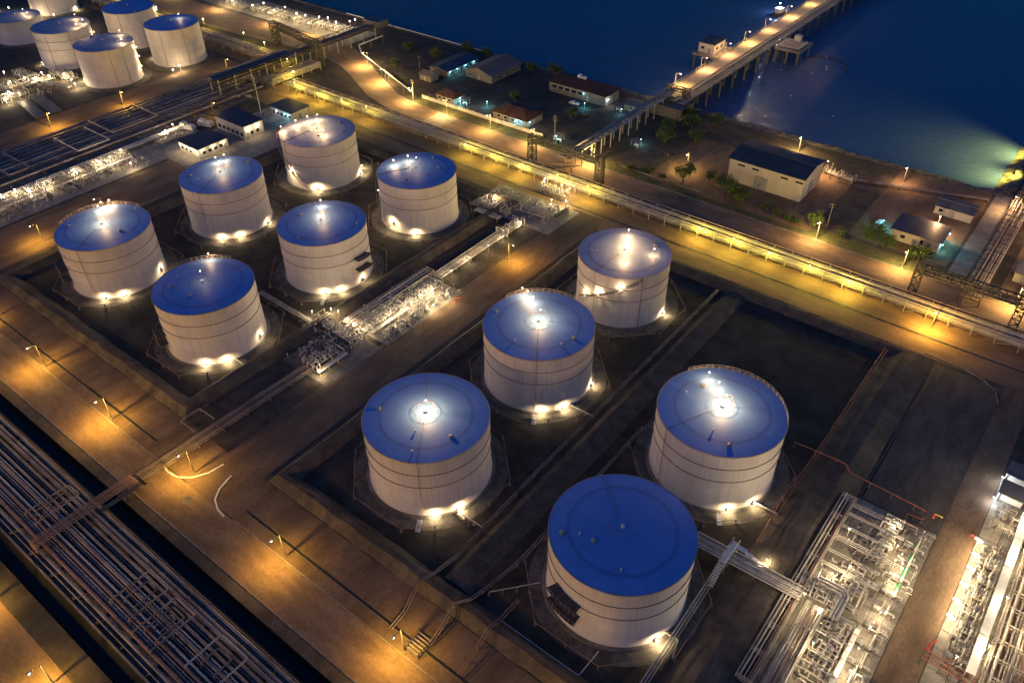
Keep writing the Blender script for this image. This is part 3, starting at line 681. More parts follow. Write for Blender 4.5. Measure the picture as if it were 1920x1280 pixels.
for lab, pts in (('outlet pipes of the middle tank of three', [(-73.6, 114, .8), (-66.8, 114.2, .8)]), ('outlet pipes of the tank lit at its roof centre', [(-73.6, 74.6, .8), (-66.9, 74.6, .8)]), ('outlet pipes of the tank beside the empty plot', [(-27, 113.5, .9), (-22.2, 113.5, .9)]), ('bent outlet pipe of the tank nearest the camera', [(-27.2, 76.8, .8), (-24.4, 77, .8), (-23.6, 73.5, .5)]),
                 ('outlet pipes of the plain blue roofed tank of the six', [(-149, 76.5, .8), (-143.6, 76.5, .8)])):
    pipe_run(lab, pts, .16, .8, 2.5, 'pipe', twin=-.2 if False else 0)

# ------------------------------------------------------------------ bundles of product pipes from the tanks to the manifolds
def bundle(label, a, b, n, gap, r, z, mat='pipe', step=6, name='pipe_bundle', group=None, wid=None, sleeper=True, cat='pipe bundle'):
    """straight parallel pipes from a to b (ground points), on low sleepers"""
    t = thing(name, label, cat, (a[0], a[1], 0), math.atan2(b[1] - a[1], b[0] - a[0]), group)
    L = math.hypot(b[0] - a[0], b[1] - a[1]); w = (n - 1) * gap
    rs = random.Random(int(L * 10) + n)
    for i in range(n):
        rr = r * rs.choice((.7, 1, 1, 1.25)); y = -w / 2 + i * gap
        m = MB(); m.tube([(0, y, z + rr), (L, y, z + rr)], rr, 8)
        for k in range(int(L / 9)): m.lathe([(rr, -.09), (rr + .07, -.09), (rr + .07, .09), (rr, .09)], 10, (4 + 9 * k + rs.uniform(-1, 1), y, z + rr), 'X', False)
        m.build('pipe', M[mat], t)
    k = max(2, int(L / step))
    for i in range(k + 1):
        x = .3 + (L - .6) * i / k
        m = MB(); m.box(x - .15, x + .15, -w / 2 - .5, w / 2 + .5, max(0, z - .28), z)
        if z > .35:
            for yy in (-w / 2 - .2, w / 2 + .2): m.box(x - .14, x + .14, yy - .14, yy + .14, 0, z - .28)
        m.build('sleeper', M['old_concrete'], t)
    return t
bundle('three pale pipes from the tanks of the six to the central manifold', (-166.5, 98.3), (-143.5, 98.0), 3, .62, .17, .9)
bundle('pale pipes crossing the bank from the nearest tank to the process area', (-32.2, 97.2), (-10.8, 97.9), 6, .6, .19, 2.1)
bundle('thin pipes running from the walkway down past the nearest tank', (-25.6, 97), (-24.6, 44), 3, .5, .12, .7, 'pipe')
bundle('bright pipes leaving the tank beside the rack road', (-148.5, 169.3), (-139, 169.6), 4, .6, .2, 1.0)
bundle('dark pipes on sleepers at the junction of the front road', (-132.6, 40), (-132.0, 86), 6, .62, .16, .5, 'dark_pipe')
bundle('dim pipes between the two central manifolds', (-133.2, 134), (-133.2, 172), 6, .65, .18, .7, 'pipe')
# square expansion loop lying on the junction pipes
def loop_pipe(label, pts, r, z, mat, name='expansion_loop', group=None):
    x0, y0 = pts[0]
    t = thing(name, label, 'pipe loop', (x0, y0, 0), 0, group)
    P = [(x - x0, y - y0, z) for x, y in pts]
    m = MB(); m.tube(P, r, 8, .5); m.build('pipe', M[mat], t)
    for p in P[1:-1]:
        m = MB(); m.box(p[0] - .13, p[0] + .13, p[1] - .13, p[1] + .13, 0, z - r); m.build('post', M['old_concrete'], t)
    return t
loop_pipe('square pipe loop beside the dark pipes at the junction', [(-134.5, 55), (-140, 55), (-140, 60.2), (-134.5, 60.2)], .13, 1.3, 'dark_pipe')

# ------------------------------------------------------------------ pipeline corridor in the front, every line a thing of its own
CG = 'long dark pipelines in the corridor beside the canal'
rs = random.Random(21)
ys = []; y = 16.3
while y < 30.2:
    r = rs.choice((.12, .17, .22, .22, .28, .34)); ys.append((y + r, r)); y += 2 * r + rs.choice((.12, .16, .25, .5))
X0, X1 = -300, -30
loops = {3: (-108, 9.0), 4: (-106.5, 7.5), 7: (-91.5, 5.0), 10: (-139, 4.5)}
for i, (y, r) in enumerate(ys):
    mat = 'rust_pipe' if i in (2, 5, 13) else 'pipe' if i in (7, 11) else 'dark_pipe'
    m = MB(); z = 1.0 + r
    m.tube([(X0, y, z), (X1, y, z)], r, 10)
    for k in range(20): m.lathe([(r, -.1), (r + .08, -.1), (r + .08, .1), (r, .1)], 10, (X0 + 10 + 13.3 * k + rs.uniform(-4, 4), y, z), 'X', False)
    o = m.build('pipeline', M[mat])
    tag(o, ('reddish' if mat == 'rust_pipe' else 'pale' if mat == 'pipe' else 'dark') + ' pipeline in the corridor, %s from the front canal side' % ORD[i], 'pipeline', CG)
m0 = None
for k, x in enumerate([x for x in range(-236, -52, 8)]):
    m = MB(); m.box(x - .22, x + .22, 15.9, 30.6, .014, .95); 
    o = tag(m.build('pipe_sleeper', M['old_concrete']), 'concrete sleeper carrying the corridor pipelines, %s from the left' % ORD[k], 'pipe sleeper', 'sleepers under the corridor pipelines')
# kerb walls either side of the corridor
for y, lab in ((15.45, 'low wall on the near edge of the pipeline corridor'), (30.95, 'low wall between the pipeline corridor and the canal')):
    m = MB(); m.box(-700, 250, y - .14, y + .14, 0, .75); tag(m.build('corridor_wall', M['concrete']), label=lab, cat='low wall')
# expansion loops raised over the lines
LG = 'raised pipe loops over the corridor pipelines'
def u_loop(label, x0, x1, y0, y1, r, z, mat='dark_pipe'):
    t = thing('expansion_loop', label, 'pipe loop', (x0, y0, 0), 0, LG)
    m = MB(); a, b = x1 - x0, y1 - y0
    m.tube([(0, 0, 1.2), (0, 0, z), (0, b, z), (a, b, z), (a, 0, z), (a, 0, 1.2)], r, 8, .45); m.build('pipe', M[mat], t)
    for p in ((0, b / 2), (a, b / 2), (a / 2, b)):
        m = MB(); m.box(p[0] - .1, p[0] + .1, p[1] - .1, p[1] + .1, .9, z - r); m.box(p[0] - .3, p[0] + .3, p[1] - .08, p[1] + .08, z - r - .12, z - r + .0); m.build('post', M['dark_steel'], t)
u_loop('largest of the nested pipe loops, spanning most of the corridor', -99.9, -94.2, 18.6, 27.4, .20, 2.6)
u_loop('middle one of the nested pipe loops', -98.8, -95.2, 20.2, 26.0, .16, 2.5)
u_loop('smallest of the nested pipe loops', -97.9, -96.2, 21.6, 24.8, .13, 2.4)
u_loop('outer of two loops left of the nested ones', -108.8, -102.6, 19.6, 27.6, .18, 2.6)
u_loop('inner of two loops left of the nested ones', -107.2, -104.2, 21.4, 26.2, .14, 2.5)
u_loop('outer pale loop near the bottom frame edge', -87.2, -80.0, 20.6, 28.0, .18, 2.6, 'pipe')
u_loop('inner loop near the bottom frame edge', -85.6, -82.0, 22.5, 26.2, .14, 2.5)
u_loop('loop left of the cross pipe, farther pair', -140.6, -136.4, 20.0, 29.2, .15, 2.7)
u_loop('loop left of the cross pipe, nearer pair', -139.4, -137.4, 21.4, 28.0, .12, 2.6, 'rust_pipe')
# cross pipes: a small pipe bridge over corridor and canal
t = thing('pipe_crossing', 'reddish pipes crossing over the corridor and the canal to the front road', 'pipe bridge', (-131.5, 17, 0))
for k in range(5):
    x = -1.2 + .6 * k
    m = MB(); m.tube([(x, 0, 1.3), (x, 0, 3.0), (x, 20.5, 3.0), (x, 21.6, 2.6), (x, 21.8, .4)], .15 if k % 2 else .11, 8, .5); m.build('pipe', M['rust_pipe'], t)
for y in (2, 8, 13.6, 18.4):
    m = MB()
    for x in (-1.7, 1.7): m.box(x - .12, x + .12, y - .12, y + .12, 0 if y < 13.9 else 0, 2.8)
    m.box(-1.9, 1.9, y - .12, y + .12, 2.62, 2.84); m.build('frame', M['dark_steel'], t)
m = MB(); m.box(1.9, 2.9, 12.5, 21.5, 2.5, 2.62); m.build('walkway', M['dark_steel'], t)
m = MB()
for y in range(13, 22, 2): m.tube([(2.85, y, 2.6), (2.85, y, 3.6)], .03, 4)
m.tube([(2.85, 12.5, 3.6), (2.85, 21.5, 3.6)], .03, 4); m.build('railing', M['dark_steel'], t)

# ------------------------------------------------------------------ long pipe racks
def rack(label, x0, x1, y0, y1, h, npipe, step=6.0, name='pipe_rack', mat='rack_steel', levels=(.38, .68, 1.0), pmat='pipe', group=None, seed=1, along='X', lo=.1, hi=.2):
    """rack in plan rectangle, pipes along X (or Y when along='Y')"""
    if along == 'X': t = thing(name, label, 'pipe rack', (x0, (y0 + y1) / 2, 0), 0, group); L = x1 - x0; w = y1 - y0
    else: t = thing(name, label, 'pipe rack', ((x0 + x1) / 2, y0, 0), R(90), group); L = y1 - y0; w = x1 - x0
    n = int(L / step); rs = random.Random(seed)
    for i in range(n + 1):
        x = L * i / n; m = MB()
        for y in (-w / 2, w / 2): m.box(x - .10, x + .10, y - .10, y + .10, 0, h)
        for f in levels: m.box(x - .09, x + .09, -w / 2 + .102, w / 2 - .102, h * f - .2, h * f - .002)
        if i % 4 == 1: m.beam((x, -w / 2, .2), (min(L, x + step), -w / 2, h * .9), .09)
        m.build('bent', M[mat], t)
    for f in levels[-2:]:
        for y in (-w / 2, w / 2):
            m = MB(); m.box(.11, L - .11, y - .08, y + .08, h * f - .24, h * f - .06); m.build('side_beam', M[mat], t)
    for f in levels:
        y = -w / 2 + .35; c = 0
        while y < w / 2 - .3 and c < npipe:
            r = rs.uniform(lo, hi)
            if rs.random() < .82:
                m = MB(); m.tube([(0, y, h * f + r), (L, y, h * f + r)], r, 8); m.build('pipe', M[rs.choice((pmat, pmat, 'dark_pipe', 'rust_pipe'))], t); c += 1
            y += 2 * r + rs.uniform(.15, .75)
    return t
rack('long pipe rack carrying parallel pipes beside the yellow lit road', -276, 60, 198.7, 204.2, 3.3, 9, 5.6, seed=3)
rack('pipe rack running on past the truss bridge toward the frame top', -480, -296, 212.0, 219.0, 3.2, 8, 7, seed=4)
rack('short pipe rack jogging between the two long racks under the roofed bridge', -289, -282, 196, 222, 3.2, 8, 5, seed=5, along='Y')
rack('dark pipe rack leading past the truss frame to the quay', -14.2, -8.8, 213, 292, 4.2, 7, 6, seed=8, along='Y', mat='dark_steel', pmat='dark_pipe')

# upper left corridor: dark pipes running beside the lit manifold strip
WG = 'dark pipelines in the corridor beyond the control buildings'
rs = random.Random(33); x = -311; i = 0
while x < -283:
    r = rs.choice((.18, .25, .32, .4)); 
    m = MB(); m.tube([(x, 20, 1.0 + r), (x, 196 - rs.uniform(0, 8), 1.0 + r)], r, 8)
    for k in range(8): m.lathe([(r, -.12), (r + .1, -.12), (r + .1, .12), (r, .12)], 8, (x, 60 + 15 * k + rs.uniform(-5, 5), 1 + r), 'Y', False)
    tag(m.build('pipeline', M['dark_pipe']), 'dark pipeline beyond the control buildings, %s from the far side' % ORD[i], 'pipeline', WG)
    i += 1; x += 2 * r + rs.choice((.3, .5, .9, 1.6))
for k, y in enumerate(range(62, 196, 12)):
    m = MB(); m.box(-311.8, -282.8, y - .25, y + .25, .014, .95)
    tag(m.build('pipe_sleeper', M['old_concrete']), 'concrete sleeper under the far corridor pipes, %s from the left' % ORD[k], 'pipe sleeper', 'sleepers under the far corridor pipes')
def v_loop(label, x0, x1, y0, y1, r, z, mat='pipe'):
    t = thing('expansion_loop', label, 'pipe loop', (x0, y0, 0), 0, 'raised pipe loops over the far corridor')
    a, b = x1 - x0, y1 - y0
    m = MB(); m.tube([(0, 0, 1.3), (0, 0, z), (a, 0, z), (a, b, z), (0, b, z), (0, b, 1.3)], r, 8, .5); m.build('pipe', M[mat], t)
    for p in ((a / 2, 0), (a, b / 2), (a / 2, b)):
        m = MB(); m.box(p[0] - .12, p[0] + .12, p[1] - .12, p[1] + .12, .9, z - r); m.build('post', M['dark_steel'], t)
v_loop('pale pipe loop over the far corridor, nearest the lit manifolds', -303, -285.5, 112, 124, .3, 2.8, 'pipe')
v_loop('wide dark pipe loop over the far corridor behind the pale one', -307, -290, 128, 147, .35, 2.8, 'dark_pipe')
v_loop('narrow pipe loop over the far corridor near the frame edge', -306, -287, 88, 95, .25, 2.8, 'dark_pipe')
v_loop('small pipe loop over the far corridor by the frame edge', -303, -289, 78, 83, .2, 2.7, 'pipe')
# ------------------------------------------------------------------ process equipment
def valve_mb(p, r, axis='X', wheel=True):
    m = MB(); x, y, z = p
    m.lathe([(r * .8, -.42), (r * 1.75, -.42), (r * 1.75, -.32), (r * 1.1, -.28), (r * 1.5, 0), (r * 1.1, .28), (r * 1.75, .32), (r * 1.75, .42), (r * .8, .42)], 10, (x, y, z), axis, False)
    m.tube([(x, y, z), (x, y, z + r + .75)], r * .28 + .02, 6)
    return m
def manifold(label, loc, L, W, nh, nb, seed, rz=0, group='pipe manifolds', mat='pipe', hz=.75, top=2.1, walkway=False):
    """headers along local X, branches along local Y looping over them, valves with handwheels"""
    rs = random.Random(seed); nb = int(nb * 1.7)
    t = thing('pipe_manifold', label, 'pipe manifold', (loc[0], loc[1], 0), rz, group)
    ys = [W * (i + .5) / nh for i in range(nh)]
    for y in ys:
        r = rs.choice((.14, .18, .24)); m = MB(); a, b = rs.uniform(0, L * .15), L - rs.uniform(0, L * .15)
        m.tube([(a, y, hz), (b, y, hz)], r, 8)
        for x in (a, b): m.lathe([(.01, -.06), (r + .1, -.06), (r + .1, .06), (.01, .06)], 10, (x, y, hz), 'X', False)
        m.build('header_pipe', M[mat], t)
    for i in range(nb):
        x = L * (i + .5 + rs.uniform(-.25, .25)) / nb
        y0 = rs.choice(ys[:max(1, nh // 2)]); y1 = rs.choice(ys[nh // 2:]) + rs.uniform(0, W * .2); r = rs.choice((.10, .13, .17)); z = top * rs.uniform(.75, 1.15)
        m = MB(); m.tube([(x, y0, hz), (x, y0, z), (x, y1, z), (x, y1, .3)], r, 7, .35); m.build('branch_pipe', M[rs.choice((mat, mat, 'white_steel'))], t)
        yv = (y0 + y1) / 2 + rs.uniform(-.3, .3)
        v = valve_mb((x, yv, z), r, 'Y').build('valve', M['machine'], t)
        hw = MB(); zz = z + r + .75
        hw.tube([(x + .24 * math.cos(2 * PI * k / 10), yv + .24 * math.sin(2 * PI * k / 10), zz) for k in range(10)], .03, 5, closed=True)
        hw.tube([(x - .24, yv, zz), (x + .24, yv, zz)], .02, 4); hw.tube([(x, yv - .24, zz), (x, yv + .24, zz)], .02, 4)
        hw.build('handwheel', M[rs.choice(('machine', 'dark_steel', 'dark_steel', 'rust_pipe'))], v)
    for k in range(max(2, int(L / 3.2))):
        x = .3 + (L - .6) * k / max(1, int(L / 3.2) - 1); m = MB()
        for y in (0, W): m.box(x - .07, x + .07, y - .07, y + .07, 0, top + .35)
        m.box(x - .07, x + .07, .072, W - .072, top + .2, top + .35); m.box(x - .07, x + .07, .072, W - .072, hz - .42, hz - .27)
        m.build('support_frame', M['rack_steel'], t)
    if walkway:
        m = MB(); m.box(0, L, -1.0, -.2, 1.1, 1.18); w_ = m.build('walkway', M['white_steel'], t)
        m = MB()
        for k in range(int(L / 1.5) + 1): m.tube([(1.5 * k, -1.0, 1.15), (1.5 * k, -1.0, 2.15)], .03, 4)
        for zz in (1.65, 2.15): m.tube([(0, -1.0, zz), (L, -1.0, zz)], .03, 4)
        for k in range(int(L / 3)): m.box(3 * k + .1, 3 * k + .24, -.95, -.81, 0, 1.1)
        m.build('railing', M['yellow'] if seed % 3 == 0 else M['white_steel'], w_)
    return t
def make_pump(label, loc, rz, group):
    t = thing('pump', label, 'pump', (loc[0], loc[1], 0), rz, group)
    m = MB(); m.box(-1.5, 1.5, -.55, .55, 0, .28); m.build('base_plate', M['old_concrete'], t)
    m = MB(); m.lathe([(.01, -.95), (.30, -.93), (.34, -.85)] + [(.42 if k % 2 else .36, -.8 + .09 * k) for k in range(13)] + [(.34, .36), (.08, .40), (.08, .9)], 14, (-.55, 0, .82), 'X', False)
    m.box(-.75, -.35, -.3, .3, .28, .5); m.box(-.7, -.4, -.62, -.34, .75, 1.05); m.build('motor', M['machine'], t)
    m = MB(); m.lathe([(.01, -.26), (.5, -.24), (.56, -.1), (.56, .1), (.5, .24), (.01, .26)], 16, (.85, 0, .85), 'X'); m.box(.7, 1.0, -.35, .35, .28, .6); m.build('casing', M['pipe'], t)
    m = MB(); m.tube([(.85, .25, .95), (.85, .25, 2.4), (.85, 1.6, 2.4)], .15, 8, .4); m.tube([(1.0, 0, .85), (2.2, 0, .85), (2.2, 0, .3)], .18, 8, .4); m.lathe([(.18, -.05), (.3, -.05), (.3, .05), (.18, .05)], 12, (1.5, 0, .85), 'X', False); m.build('nozzle_pipe', M['pipe'], t)
    return t
PG = {}
def pumps(place, pts, rz, group, w='pump'):
    first = None
    for i, (x, y) in enumerate(pts):
        lab = 'grey electric pump %s, %s in its row' % (place, ORD[i])
        if first is None: first = PG.get('p') or make_pump(lab, (x, y), rz, group)
        if 'p' not in PG: PG['p'] = first
        else:
            c = dup(PG['p'], (x, y, 0), rz, lab); c['group'] = group
def clutter(label, x0, x1, y0, y1, n, seed, group, hmax=1.9):
    """small-bore piping: short orthogonal runs with risers, valves and instrument posts"""
    rs = random.Random(seed); t = thing('small_bore_piping', label, 'piping', (x0, y0, 0), 0, group)
    a, b = x1 - x0, y1 - y0
    for i in range(n):
        x, y = rs.uniform(0, a), rs.uniform(0, b); r = rs.choice((.05, .07, .09, .13)); z = rs.uniform(.35, hmax)
        if rs.random() < .5: x2, y2 = min(a, max(0, x + rs.uniform(-3, 3))), y
        else: x2, y2 = x, min(b, max(0, y + rs.uniform(-4, 4)))
        if abs(x2 - x) + abs(y2 - y) < .6: x2 = x + .9
        P = [(x, y, 0), (x, y, z), (x2, y2, z)]
        if rs.random() < .7: P.append((x2, y2, rs.choice((0, z + .7))))
        m = MB(); m.tube(P, r, 6, .18); m.build('pipe', M[rs.choice(('pipe', 'pipe', 'dark_pipe', 'rust_pipe', 'white_steel'))], t)
        if i % 4 == 0: valve_mb(((x + x2) / 2, (y + y2) / 2, z), r * 1.1, 'X' if y == y2 else 'Y').build('valve', M[rs.choice(('machine', 'dark_steel', 'machine'))], t)
        if i % 5 == 0:
            m = MB(); xx, yy = rs.uniform(0, a), rs.uniform(0, b); m.tube([(xx, yy, 0), (xx, yy, 1.3)], .035, 5); m.box(xx - .14, xx + .14, yy - .1, yy + .1, 1.3, 1.65); m.build('instrument_box', M[rs.choice(('machine', 'white_steel'))], t)
    return t
# lit strip beyond the outermost tanks (left frame edge)
for i, (y, nm) in enumerate(((62, 'by the left frame edge'), (78, 'second from the left frame edge'), (94, 'in the middle of the left strip'), (109, 'at the wide end of the left strip'))):
    manifold('crowded lit pipe manifold ' + nm, (-270.5, y), 14, 6.0, 5, 9, 40 + i, R(90), 'pipe manifolds in the lit strip beyond the six tanks', walkway=True)
pumps('in the lit strip beyond the six tanks', [(-267.2, y) for y in (66, 70.5, 75, 80.5, 85, 91, 96, 100.5, 106, 112)], R(180), 'pumps in the lit strip beyond the six tanks')
manifold('small pipe manifold between the left strip and the control buildings', (-271.5, 136), 10, 3, 3, 5, 48, R(90), 'pipe manifolds in the lit strip beyond the six tanks')
bundle('pipes along the bright strip beside the far corridor', (-277.2, 44), (-277.2, 150), 5, .62, .18, 1.1, 'pipe')
# central manifolds
manifold('brightest pipe manifold on the central slab beside the middle road', (-129.5, 104.5), 13.5, 5.5, 5, 10, 51, R(90), 'pipe manifolds between the two basins', walkway=True)
manifold('pipe manifold on the central slab, end next to the lone road lamp', (-129.2, 119.5), 13, 5.2, 5, 9, 52, R(90), 'pipe manifolds between the two basins')
pumps('on the central slab', [(-126.0, y) for y in (106, 109.6, 113.2, 117, 121, 125, 129)], 0, 'pumps on the central slab')
manifold('pipe manifold where the pale pipes from the six tanks arrive', (-145.5, 98.8), 16, 4.0, 5, 9, 53, R(-2), 'pipe manifolds between the two basins')
manifold('lower pipe manifold lit from one side at the near end of the slab', (-128.6, 85.5), 9.5, 5.5, 4, 8, 54, R(90), 'pipe manifolds between the two basins', walkway=True)
manifold('pipe manifold beside the tank at the rack road, nearest the tank', (-150.5, 172.5), 12, 4.5, 4, 8, 55, 0, 'pipe manifolds by the rack road')
manifold('pipe manifold at the rounded end of the slab by the rack road', (-138.5, 177), 12, 7, 6, 10, 56, R(8), 'pipe manifolds by the rack road')
manifold('dim pipe manifold where the pipes from the centre reach the rack road', (-130.8, 163), 9, 4.5, 4, 6, 57, R(90), 'pipe manifolds by the rack road')
pumps('at the rounded slab end by the rack road', [(-126.5, 183.5), (-126.2, 186.8)], R(90), 'pumps by the rack road')
manifold('short pipe manifold in front of the long rack, under white lamps', (-141.5, 192.6), 10.5, 3.2, 3, 8, 58, R(2), 'pipe manifolds by the rack road')
rack('pale pipe rack along the back of the central slab', -137.4, -134.2, 102.8, 134, 2.6, 5, 5.2, seed=22, along='Y')
bundle('pale pipes on the central slab below the walkway', (-131.8, 103.8), (-131.8, 133), 3, .6, .16, .5)
# right process area
rack('low dark pipe rack along the bank beside the process area', -13.6, -10.9, 77, 126, 2.2, 4, 6, seed=12, along='Y', pmat='pipe', lo=.1, hi=.16)
for k, y in enumerate((124.6, 121.6, 118.2, 114.6, 111.0, 107.4)):
    bundle('thin pipes across the process area, %s set from the far end' % ORD[k], (-11.2, y), (-1.2 + (k % 2), y + .2), 2 + (k % 3 == 0), .5, .11, 1.5 + .25 * (k % 2), 'pipe', 3.4, group='cross pipes in the process area')
manifold('bright pipe manifold at the far end of the process slab', (-1.2, 113.5), 12.5, 3.4, 4, 10, 61, R(90), 'pipe manifolds in the near process area')
manifold('bright pipe manifold in the middle of the process slab', (-1.8, 100.5), 10.5, 4.4, 4, 9, 62, R(90), 'pipe manifolds in the near process area')
manifold('tangled pipe manifold where the pale pipes reach the process area', (-12.5, 98.8), 8.2, 5.4, 5, 8, 63, R(4), 'pipe manifolds in the near process area')
manifold('pipe manifold near the bottom frame edge of the process slab', (-1.0, 84), 14, 5.0, 5, 9, 64, R(90), 'pipe manifolds in the near process area', walkway=True)
rack('pale pipe rack running down the process slab to the frame bottom', -9.6, -6.2, 40, 97, 2.6, 5, 5, seed=14, along='Y')
for k in range(3):
    t = loop_pipe(('outer', 'middle', 'inner')[k] + ' bright pipe of the curved trio in the process area', [(-9.6 + .0, 103.4 - .75 * k), (-5.2 + .1, 103.6 - .75 * k), (-4.0 - .55 * k, 102.4 - .4 * k), (-4.0 - .55 * k, 96.5)], .24, 2.3, 'pipe', 'curved_pipe', 'curved pipe trio in the process area')
pumps('on the process slab', [(1.6, y) for y in (92, 96.2, 100.5, 104.8, 109.2, 113.5, 118, 122)], R(0), 'pumps on the process slab')
# right frame edge: covered walkway and dense pipe racks
t = thing('covered_walkway', 'long pale covered walkway above the pipes at the right frame edge', 'walkway', (17.1, 100, 0))
for k, (a, b) in enumerate(((0, 8.6), (8.8, 17.2), (17.4, 26), (26.2, 34), (34.2, 42))):
    m = MB(); m.obox((0, (a + b) / 2, 3.1 + .06 * (k % 2)), (1.5, b - a, .12), 0, R(4 if k % 2 else -3), 'Y'); m.build('roof_panel', M['white_steel'], t)
for k in range(9):
    for x in (-.65, .65):
        m = MB(); m.box(x - .06, x + .06, 5.2 * k - .06, 5.2 * k + .06, 0, 2.98); m.build('post', M['rack_steel'], t)
rack('dense pipe rack behind the covered walkway', 18.8, 25.5, 70, 150, 2.6, 13, 4, seed=17, along='Y', lo=.09, hi=.17)
rack('second dense pipe rack at the very frame edge', 26.4, 32, 70, 160, 2.8, 8, 4.5, seed=18, along='Y')
for k, y in enumerate((104.5, 108.7, 112.9, 117.1, 121.3, 125.5)):
    manifold('pump skid piping beside the covered walkway, %s from the frame bottom' % ORD[k], (13.4, y), 2.9, 3.0, 3, 4, 70 + k, 0, 'pump skids beside the covered walkway', top=1.6)
pumps('beside the covered walkway', [(14.4, y) for y in (103.2, 107.4, 111.6, 115.8, 120.0, 124.2)], R(0), 'pumps beside the covered walkway')
for k, y in enumerate((101.6, 100.4, 99.2)):
    pipe_run('orange red pipe at the end of the process road, %s from the far side' % ORD[k], [(10.6 - .3 * k, y, 1.0 + .3 * k), (20.5 + k, y - .3, 1.0 + .3 * k)], .11, 1.0, 3.2, 'red_pipe', group='orange red pipes at the end of the process road')
bundle('broad pale pipes running off the bottom right frame edge', (20.4, 99), (21.0, 64), 7, .68, .26, .9, 'pipe')
# far basin manifold strip
for i, (x, y, L, rz) in enumerate(((-369, 118, 14, 88), (-366, 131, 14, 85), (-357, 118, 12, 90), (-384, 136, 12, 0), (-372, 146.5, 14, 0))):
    manifold('bright pipe manifold in front of the far basin, %s of its cluster' % ORD[i], (x, y), L, 5, 4, 8, 80 + i, R(rz), 'pipe manifolds before the far basin')
bundle('pale pipe pair from the far basin to its manifolds', (-349, 143), (-366, 139), 3, .7, .2, 1.0)
for i, (a, b) in enumerate((((-352, 130), (-331, 127)), ((-352, 124), (-331, 121)))):
    m = MB(); m.obox(((a[0] + b[0]) / 2, (a[1] + b[1]) / 2, .4), (22, 4.6, .8), math.atan2(b[1] - a[1], b[0] - a[0])); tag(m.build('pit_cover', M['hull']), ('farther' if i else 'nearer') + ' long dark pit cover below the far basin', 'pit cover', 'pit covers below the far basin')
# waterfront strip of equipment at the frame top
for i, (x, y) in enumerate(((-392, 253), (-377, 255), (-362, 256.5), (-347, 257), (-332, 258), (-318, 259))):
    manifold('lit pipe manifold on the waterfront at the frame top, %s from the left' % ORD[i], (x, y), 13, 6.5, 4, 8, 90 + i, R(2), 'waterfront pipe manifolds at the frame top')
CG_ = 'small bore piping in the process areas'
clutter('thin tangled pipes among the pumps on the central slab', -128.2, -123.6, 104.5, 133, 46, 201, CG_)
clutter('thin tangled pipes behind the central slab manifolds', -138.8, -134.6, 104, 133, 30, 202, CG_)
clutter('thin tangled pipes at the arrival of the pale pipes from the six tanks', -147, -129, 95.4, 98.5, 26, 203, CG_)
clutter('thin tangled pipes beside the lower lit manifold', -139.5, -134.4, 84.5, 95, 26, 204, CG_)
clutter('thin tangled pipes in the lit strip nearest the left frame edge', -270, -262.4, 60, 82, 44, 205, CG_)
clutter('thin tangled pipes in the middle of the lit left strip', -270, -262.4, 83, 104, 44, 206, CG_)
clutter('thin tangled pipes at the wide end of the lit left strip', -272, -262, 105, 126, 44, 207, CG_)
clutter('thin tangled pipes among the far process slab pumps', -2.5, 4.2, 108, 127, 48, 208, CG_)
clutter('thin tangled pipes among the near process slab pumps', -2.5, 4.2, 84, 107, 50, 209, CG_)
clutter('thin tangled pipes along the bank side of the process slab', -10.6, -3.5, 99, 125, 46, 210, CG_)
clutter('thin tangled pipes between the racks at the frame bottom', -6, -1.2, 60, 96, 44, 211, CG_)
clutter('thin tangled pipes beside the covered walkway, far half', 12.4, 16.2, 116, 132, 40, 212, CG_)
clutter('thin tangled pipes beside the covered walkway, near half', 12.4, 16.2, 101, 115.5, 40, 213, CG_)
clutter('thin tangled pipes before the far basin', -372, -352, 119, 140, 60, 214, CG_, 2.4)
clutter('thin tangled pipes on the slab by the rack road', -151, -126, 173, 187, 50, 215, CG_)
clutter('thin tangled pipes in front of the long rack under the white lamps', -142, -130, 192, 196, 24, 216, CG_)
clutter('thin tangled pipes around the dark roofed shelters', 11.6, 18, 134, 143.5, 24, 217, CG_)
# small red and yellow fire monitors, hydrants, drums
def monitor(label, loc, rz, col='red', tip='yellow'):
    t = thing('fire_monitor', label, 'fire monitor', (loc[0], loc[1], 0), rz, 'fire monitors')
    m = MB(); m.lathe([(.3, 0), (.3, .06), (.12, .1), (.12, .9), (.2, .95), (.2, 1.1), (.02, 1.15)], 10); m.build('body', M[col], t)
    m = MB(); m.tube([(0, 0, 1.05), (.35, 0, 1.35), (1.3, 0, 1.65)], .12, 8, .2); m.lathe([(.12, 0), (.19, .3), (.02, .3)], 8, (1.2, 0, 1.62), 'X'); m.build('nozzle', M[tip], t)
monitor('red fire monitor with yellow nozzle beside the process road', (2.8, 132.6), R(-20))
monitor('red fire monitor at the end of the process road by the orange pipes', (10.4, 102.6), R(60), tip='red')
monitor('small red fire monitor on the pads beside the covered walkway', (11.2, 131.6), R(200), tip='red')
monitor('small red fire monitor at the edge of the central slab', (-121.6, 128.8), R(30), tip='red')
m = MB(); m.lathe([(.35, .0), (.38, .02), (.38, .88), (.35, .9), (.01, .9)], 14, (13.0, 130.3, .02)); tag(m.build('drum', M['dark_steel']), 'dark steel drum on the pads beside the covered walkway', 'drum')
